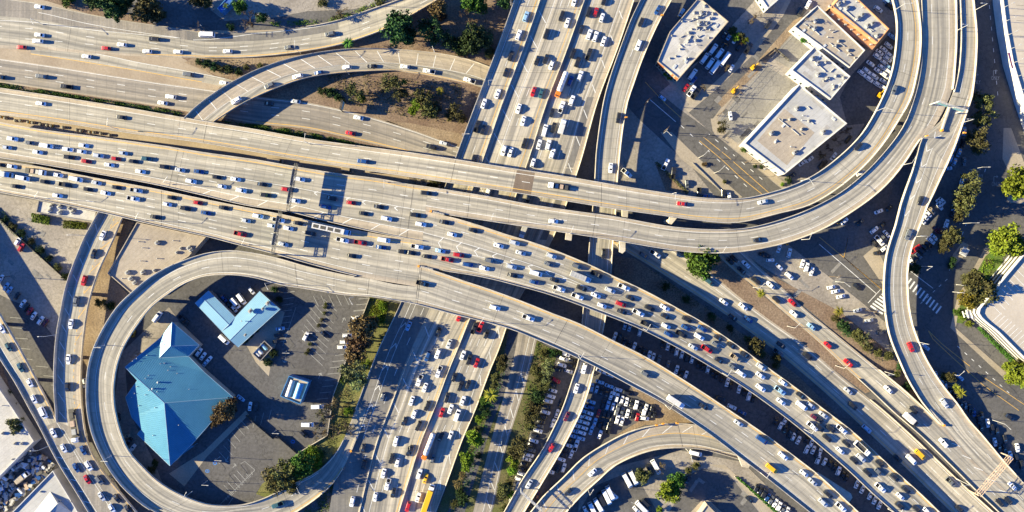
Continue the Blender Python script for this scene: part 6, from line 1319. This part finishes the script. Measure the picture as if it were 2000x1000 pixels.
def gore(px0, py0, px1, py1, key, label):
    z, _ = along(px0, py0, key); a, b = P(px0, py0, z), P(px1, py1, z); o = thing('crash_barrier', label, 'barrier', a); b = b-a; d = b.normalized(); n = Vector((-d.y, d.x, 0)); q = MB()
    f = [-n*.35, b-n*.35, b+n*.35, n*.35]; q.prism([(v.x, v.y) for v in f], 0, 1.0); q.obj('rail', 'parapet_concrete', o); q = MB(); q.bar((0, 0, 0), (0, 0, 1.15), .55, 0, 10); q.obj('cushion', 'sign_orange', o)
    for k in range(6):
        v = b*((k+.5)/6); q = MB(); q.bar((v.x, v.y, .9), (v.x, v.y, 1.5), .05, 0, 5); q.obj('post', 'grey_metal', o)
gore(1838, 255, 1853, 210, 'R4', 'crash barrier between the viaduct lanes below the teal gantry')
gore(842, 413, 868, 419, 'W1', 'dark crash barrier nose where the upper packed freeway splits')
gore(818, 520, 846, 526, 'F', 'dark crash barrier nose where the lower packed freeway splits')
gore(1842, 830, 1812, 797, 'R4', 'crash barrier nose where the S shaped ramp joins the freeway')
gore(686, 880, 700, 846, 'NS', 'crash barrier nose where the loop ramp meets the upright freeway')
SG = []
for px, py, key, pl in ((1291, 34, 'P', 'on the edge of the narrow elevated ramp'), (1221, 232, 'P', 'on the edge of the narrow elevated ramp'), (1804, 268, 'R2', 'at the split of the curved viaducts'), (1877, 262, 'R4', 'on the edge of the S shaped ramp'), (1534, 479, None, 'below the curved viaducts'), (1634, 438, None, 'below the curved viaducts'), (1723, 575, None, 'below the curved viaducts'), (1293, 826, 'M', 'on the outer edge of the bottom curved ramp'), (1280, 829, 'M', 'on the outer edge of the bottom curved ramp'), (1320, 825, 'M', 'on the outer edge of the bottom curved ramp')):
    z = along(px, py, key)[0] if key else 0
    o = thing('warning_sign', '', 'sign', P(px, py, z), R(rnd.uniform(-20, 20)), 'orange warning signs'); q = MB(); q.bar((0, 0, 0), (0, 0, 2.6), .06, 0, 5); q.obj('post', 'grey_metal', o)
    q = MB(); q.prism([(-.55, -.06), (.55, -.06), (.6, .5), (-.5, .5)], 1.9, 3.0); q.obj('board', 'sign_orange', o); SG.append(dict(o=o, desc='orange warning sign', place=pl, x=px, y=py))
UP = []
for px, py, an, pl in ((1258, 205, 40, 'by the diagonal street'), (1295, 258, 40, 'by the diagonal street'), (1400, 226, 40, 'by the diagonal street'), (1340, 178, 40, 'by the diagonal street'), (1500, 110, -45, 'along the dug up side street'), (1435, 190, -45, 'along the dug up side street'), (1560, 50, -45, 'along the dug up side street'), (1455, 318, 40, 'by the diagonal street'), (1520, 372, 40, 'by the diagonal street'), (1620, 540, 42, 'along the pale lot by the crosswalk'), (1690, 606, 42, 'along the pale lot by the crosswalk'), (20, 540, 0, 'on the pale yard at left'), (405, 60, 0, 'above the top left freeway')):
    o = thing('utility_pole', '', 'utility pole', P(px, py), -R(an)); q = MB(); q.bar((0, 0, -.2), (0, 0, 11), (.17, .12), 0, 7); q.obj('pole', 'bark', o)
    for zz_ in (10.3, 9.4): q = MB(); q.bar((0, -1.3, zz_), (0, 1.3, zz_), .08, 0, 4); [q.bar((0, e, zz_), (0, e, zz_+.3), .06, 0, 5) for e in (-1.2, -.6, .6, 1.2)]; q.obj('cross_arm', 'bark', o)
    q = MB(); q.bar((.3, 0, 7.6), (.3, 0, 8.5), .24, 0, 8); q.obj('transformer', 'grey_metal', o)
    UP.append(dict(o=o, desc='wooden utility pole', place=pl, x=px, y=py))
# small street things
o = thing('shelter', 'white square flat topped shelter on the boulevard island', 'shelter', P(1876, 492), R(-30)); q = MB(); q.prism([(-1.5, -1.9), (1.5, -1.9), (1.5, 1.9), (-1.5, 1.9)], 2.9, 3.3); q.prism([(-1.1, -1.5), (1.1, -1.5), (1.1, 1.5), (-1.1, 1.5)], 3.3, 3.42, 1); q.obj('roof', ['wall_white', 'unit_metal'], o)
q = MB(); q.prism([(-1.1, -1.4), (1.1, -1.4), (1.1, 1.4), (-1.1, 1.4)], 0, 2.9); q.obj('wall', 'wall_grey', o)
q = MB(); a = [P(x, y, .12) for x, y in [(1862, 496), (1880, 472), (1892, 478), (1884, 500), (1858, 524), (1851, 520)]]; q.prism([(v.x, v.y) for v in a], 0, .14); struct(q.obj('traffic_island', 'sidewalk'))
BX = []
for k, (x, y) in enumerate([(4, 229), (12, 231), (32, 236), (42, 236), (57, 239), (66, 240), (81, 243), (94, 245), (102, 246), (125, 249), (152, 254), (160, 256), (177, 258), (185, 259), (199, 261), (216, 264), (96, 325), (106, 326)]):
    o = thing('sand_barrel', '', 'crash barrel', P(x, y, .05), R(-12), 'crash barrels in the narrow freeway gaps'); q = MB(); q.bar((0, 0, 0), (0, 0, 1.0), (.75, .68), 0, 10); q.obj('barrel', 'wall_tan' if k % 4 else 'paint_y', o); q = MB(); q.bar((0, 0, 1.0), (0, 0, 1.12), (.72, .4), 0, 10); q.obj('lid', 'dark_metal', o)
    BX.append(dict(o=o, desc='yellow crash barrel' if k % 4 == 0 else 'tan crash barrel', place='in the gap between the packed freeways' if y > 300 else 'in the gap above the upper packed freeway', x=x, y=y))
o = thing('delivery_van_body', '', 'van'); bpy.data.objects.remove(o)
put_car(679, 332, 0.1, R(-8), 'v', 'n', 'in the gap above the upper packed freeway', 'vehicles in the gap'); put_car(538, 315, .1, R(-9), 'm', 'n', 'in the gap above the upper packed freeway', 'vehicles in the gap')
# scrap yard
rg = random.Random(3); q = MB()
poly = [(-10, 935), (66, 868), (106, 905), (100, 918), (20, 990), (-10, 1010)]
for k in range(420):
    x, y = rg.uniform(-10, 106), rg.uniform(868, 1005)
    ins = False
    for (ax, ay), (bx, by) in zip(poly, poly[1:]+poly[:1]):
        if (ay > y) != (by > y) and x < (bx-ax)*(y-ay)/(by-ay)+ax: ins = not ins
    if not ins or math.hypot(x-44, y-932) < 18: continue
    p = P(x, y); a = rg.uniform(0, 3.1); l_, w_ = rg.uniform(.4, 1.7), rg.uniform(.3, .9); c, s_ = math.cos(a), math.sin(a); z0 = rg.uniform(0, .5)
    q.prism([(p.x+u*c-v*s_, p.y+u*s_+v*c) for u, v in ((-l_, -w_), (l_, -w_), (l_, w_), (-l_, w_))], z0, z0+rg.uniform(.3, 1.3), rg.choice([0, 0, 1, 2, 3, 4, 5]))
o = q.obj('scrap_heap', ['unit_metal', 'dark_metal', 'rust_steel', 'paint_b', 'paint_w', 'wall_grey']); o['kind'] = 'stuff'; o['label'] = 'mixed scrap metal and junk filling the yard'
# outrigger pier caps that stick out past the deck edges
def cap(pts, z0, z1, key):
    q = MB(); v = [P(*p, z1) for p in pts]; q.prism([(a.x, a.y) for a in v], z0, z1); c = v[0].lerp(v[len(v)//2], .5); q.bar((c.x, c.y, 0), (c.x, c.y, z0+.1), .9, 0, 10); q.obj('pier_cap', 'parapet_concrete', DECK[key]['obj'])
cap([(1594, 926), (1600, 924), (1662, 964), (1665, 972), (1658, 982), (1650, 980)], 4.0, 5.4, 'G')
cap([(1210, 468), (1222, 470), (1221, 490), (1216, 495), (1210, 492)], 9.3, 11.0, 'R2')
cap([(1215, 408), (1227, 410), (1226, 425), (1215, 424)], 10.4, 12.0, 'R1'); cap([(1308, 424), (1322, 426), (1312, 438), (1306, 436)], 10.2, 11.8, 'R1')
cap([(1440, 888), (1446, 886), (1468, 904), (1462, 914), (1450, 912)], 4.8, 6.2, 'G'); cap([(1106, 452), (1118, 454), (1116, 470), (1104, 468)], 9.3, 11.2, 'R2')
# words and arrows on the boulevard
def word(px, py, txt, ang, size, m='pale_line', sx=1.0):
    cu = bpy.data.curves.new('lettering', 'FONT'); cu.body = txt; cu.size = size; cu.align_x = 'CENTER'; t = bpy.data.objects.new('t', cu); C.objects.link(t)
    me = bpy.data.meshes.new_from_object(t.evaluated_get(bpy.context.evaluated_depsgraph_get())); bpy.data.objects.remove(t); me.materials.clear(); me.materials.append(M[m])
    o = link('road_lettering', me, None, P(px, py, .07), R(ang)); o.scale = (sx, 1, 1); o['kind'] = 'structure'
for x, y in ((1944, 148), (1907, 156), (1945, 355), (1912, 340)):
    word(x, y+8, 'ONLY', 0, 2.6, sx=.55)
    ground_lines('arrow_marking', [[(x-4, y), (x-4, y-10), (x+3, y-10)], [(x+1, y-12), (x+4, y-10), (x+1, y-8)]], 'pale_line', 2, .12)
ground_lines('lot_stripe', [[(1512, 810), (1499, 842)], [(1396, 740), (1386, 757)]], 'yellow_line', 1, .5)
for L_ in (ITEMS, TREES, LAMPS, SG, BX, UP): label_all(L_)

for o_ in C.objects:
    if len(str(o_.get('label', '')).split()) > 16: print('LONG', o_.name, o_['label'])
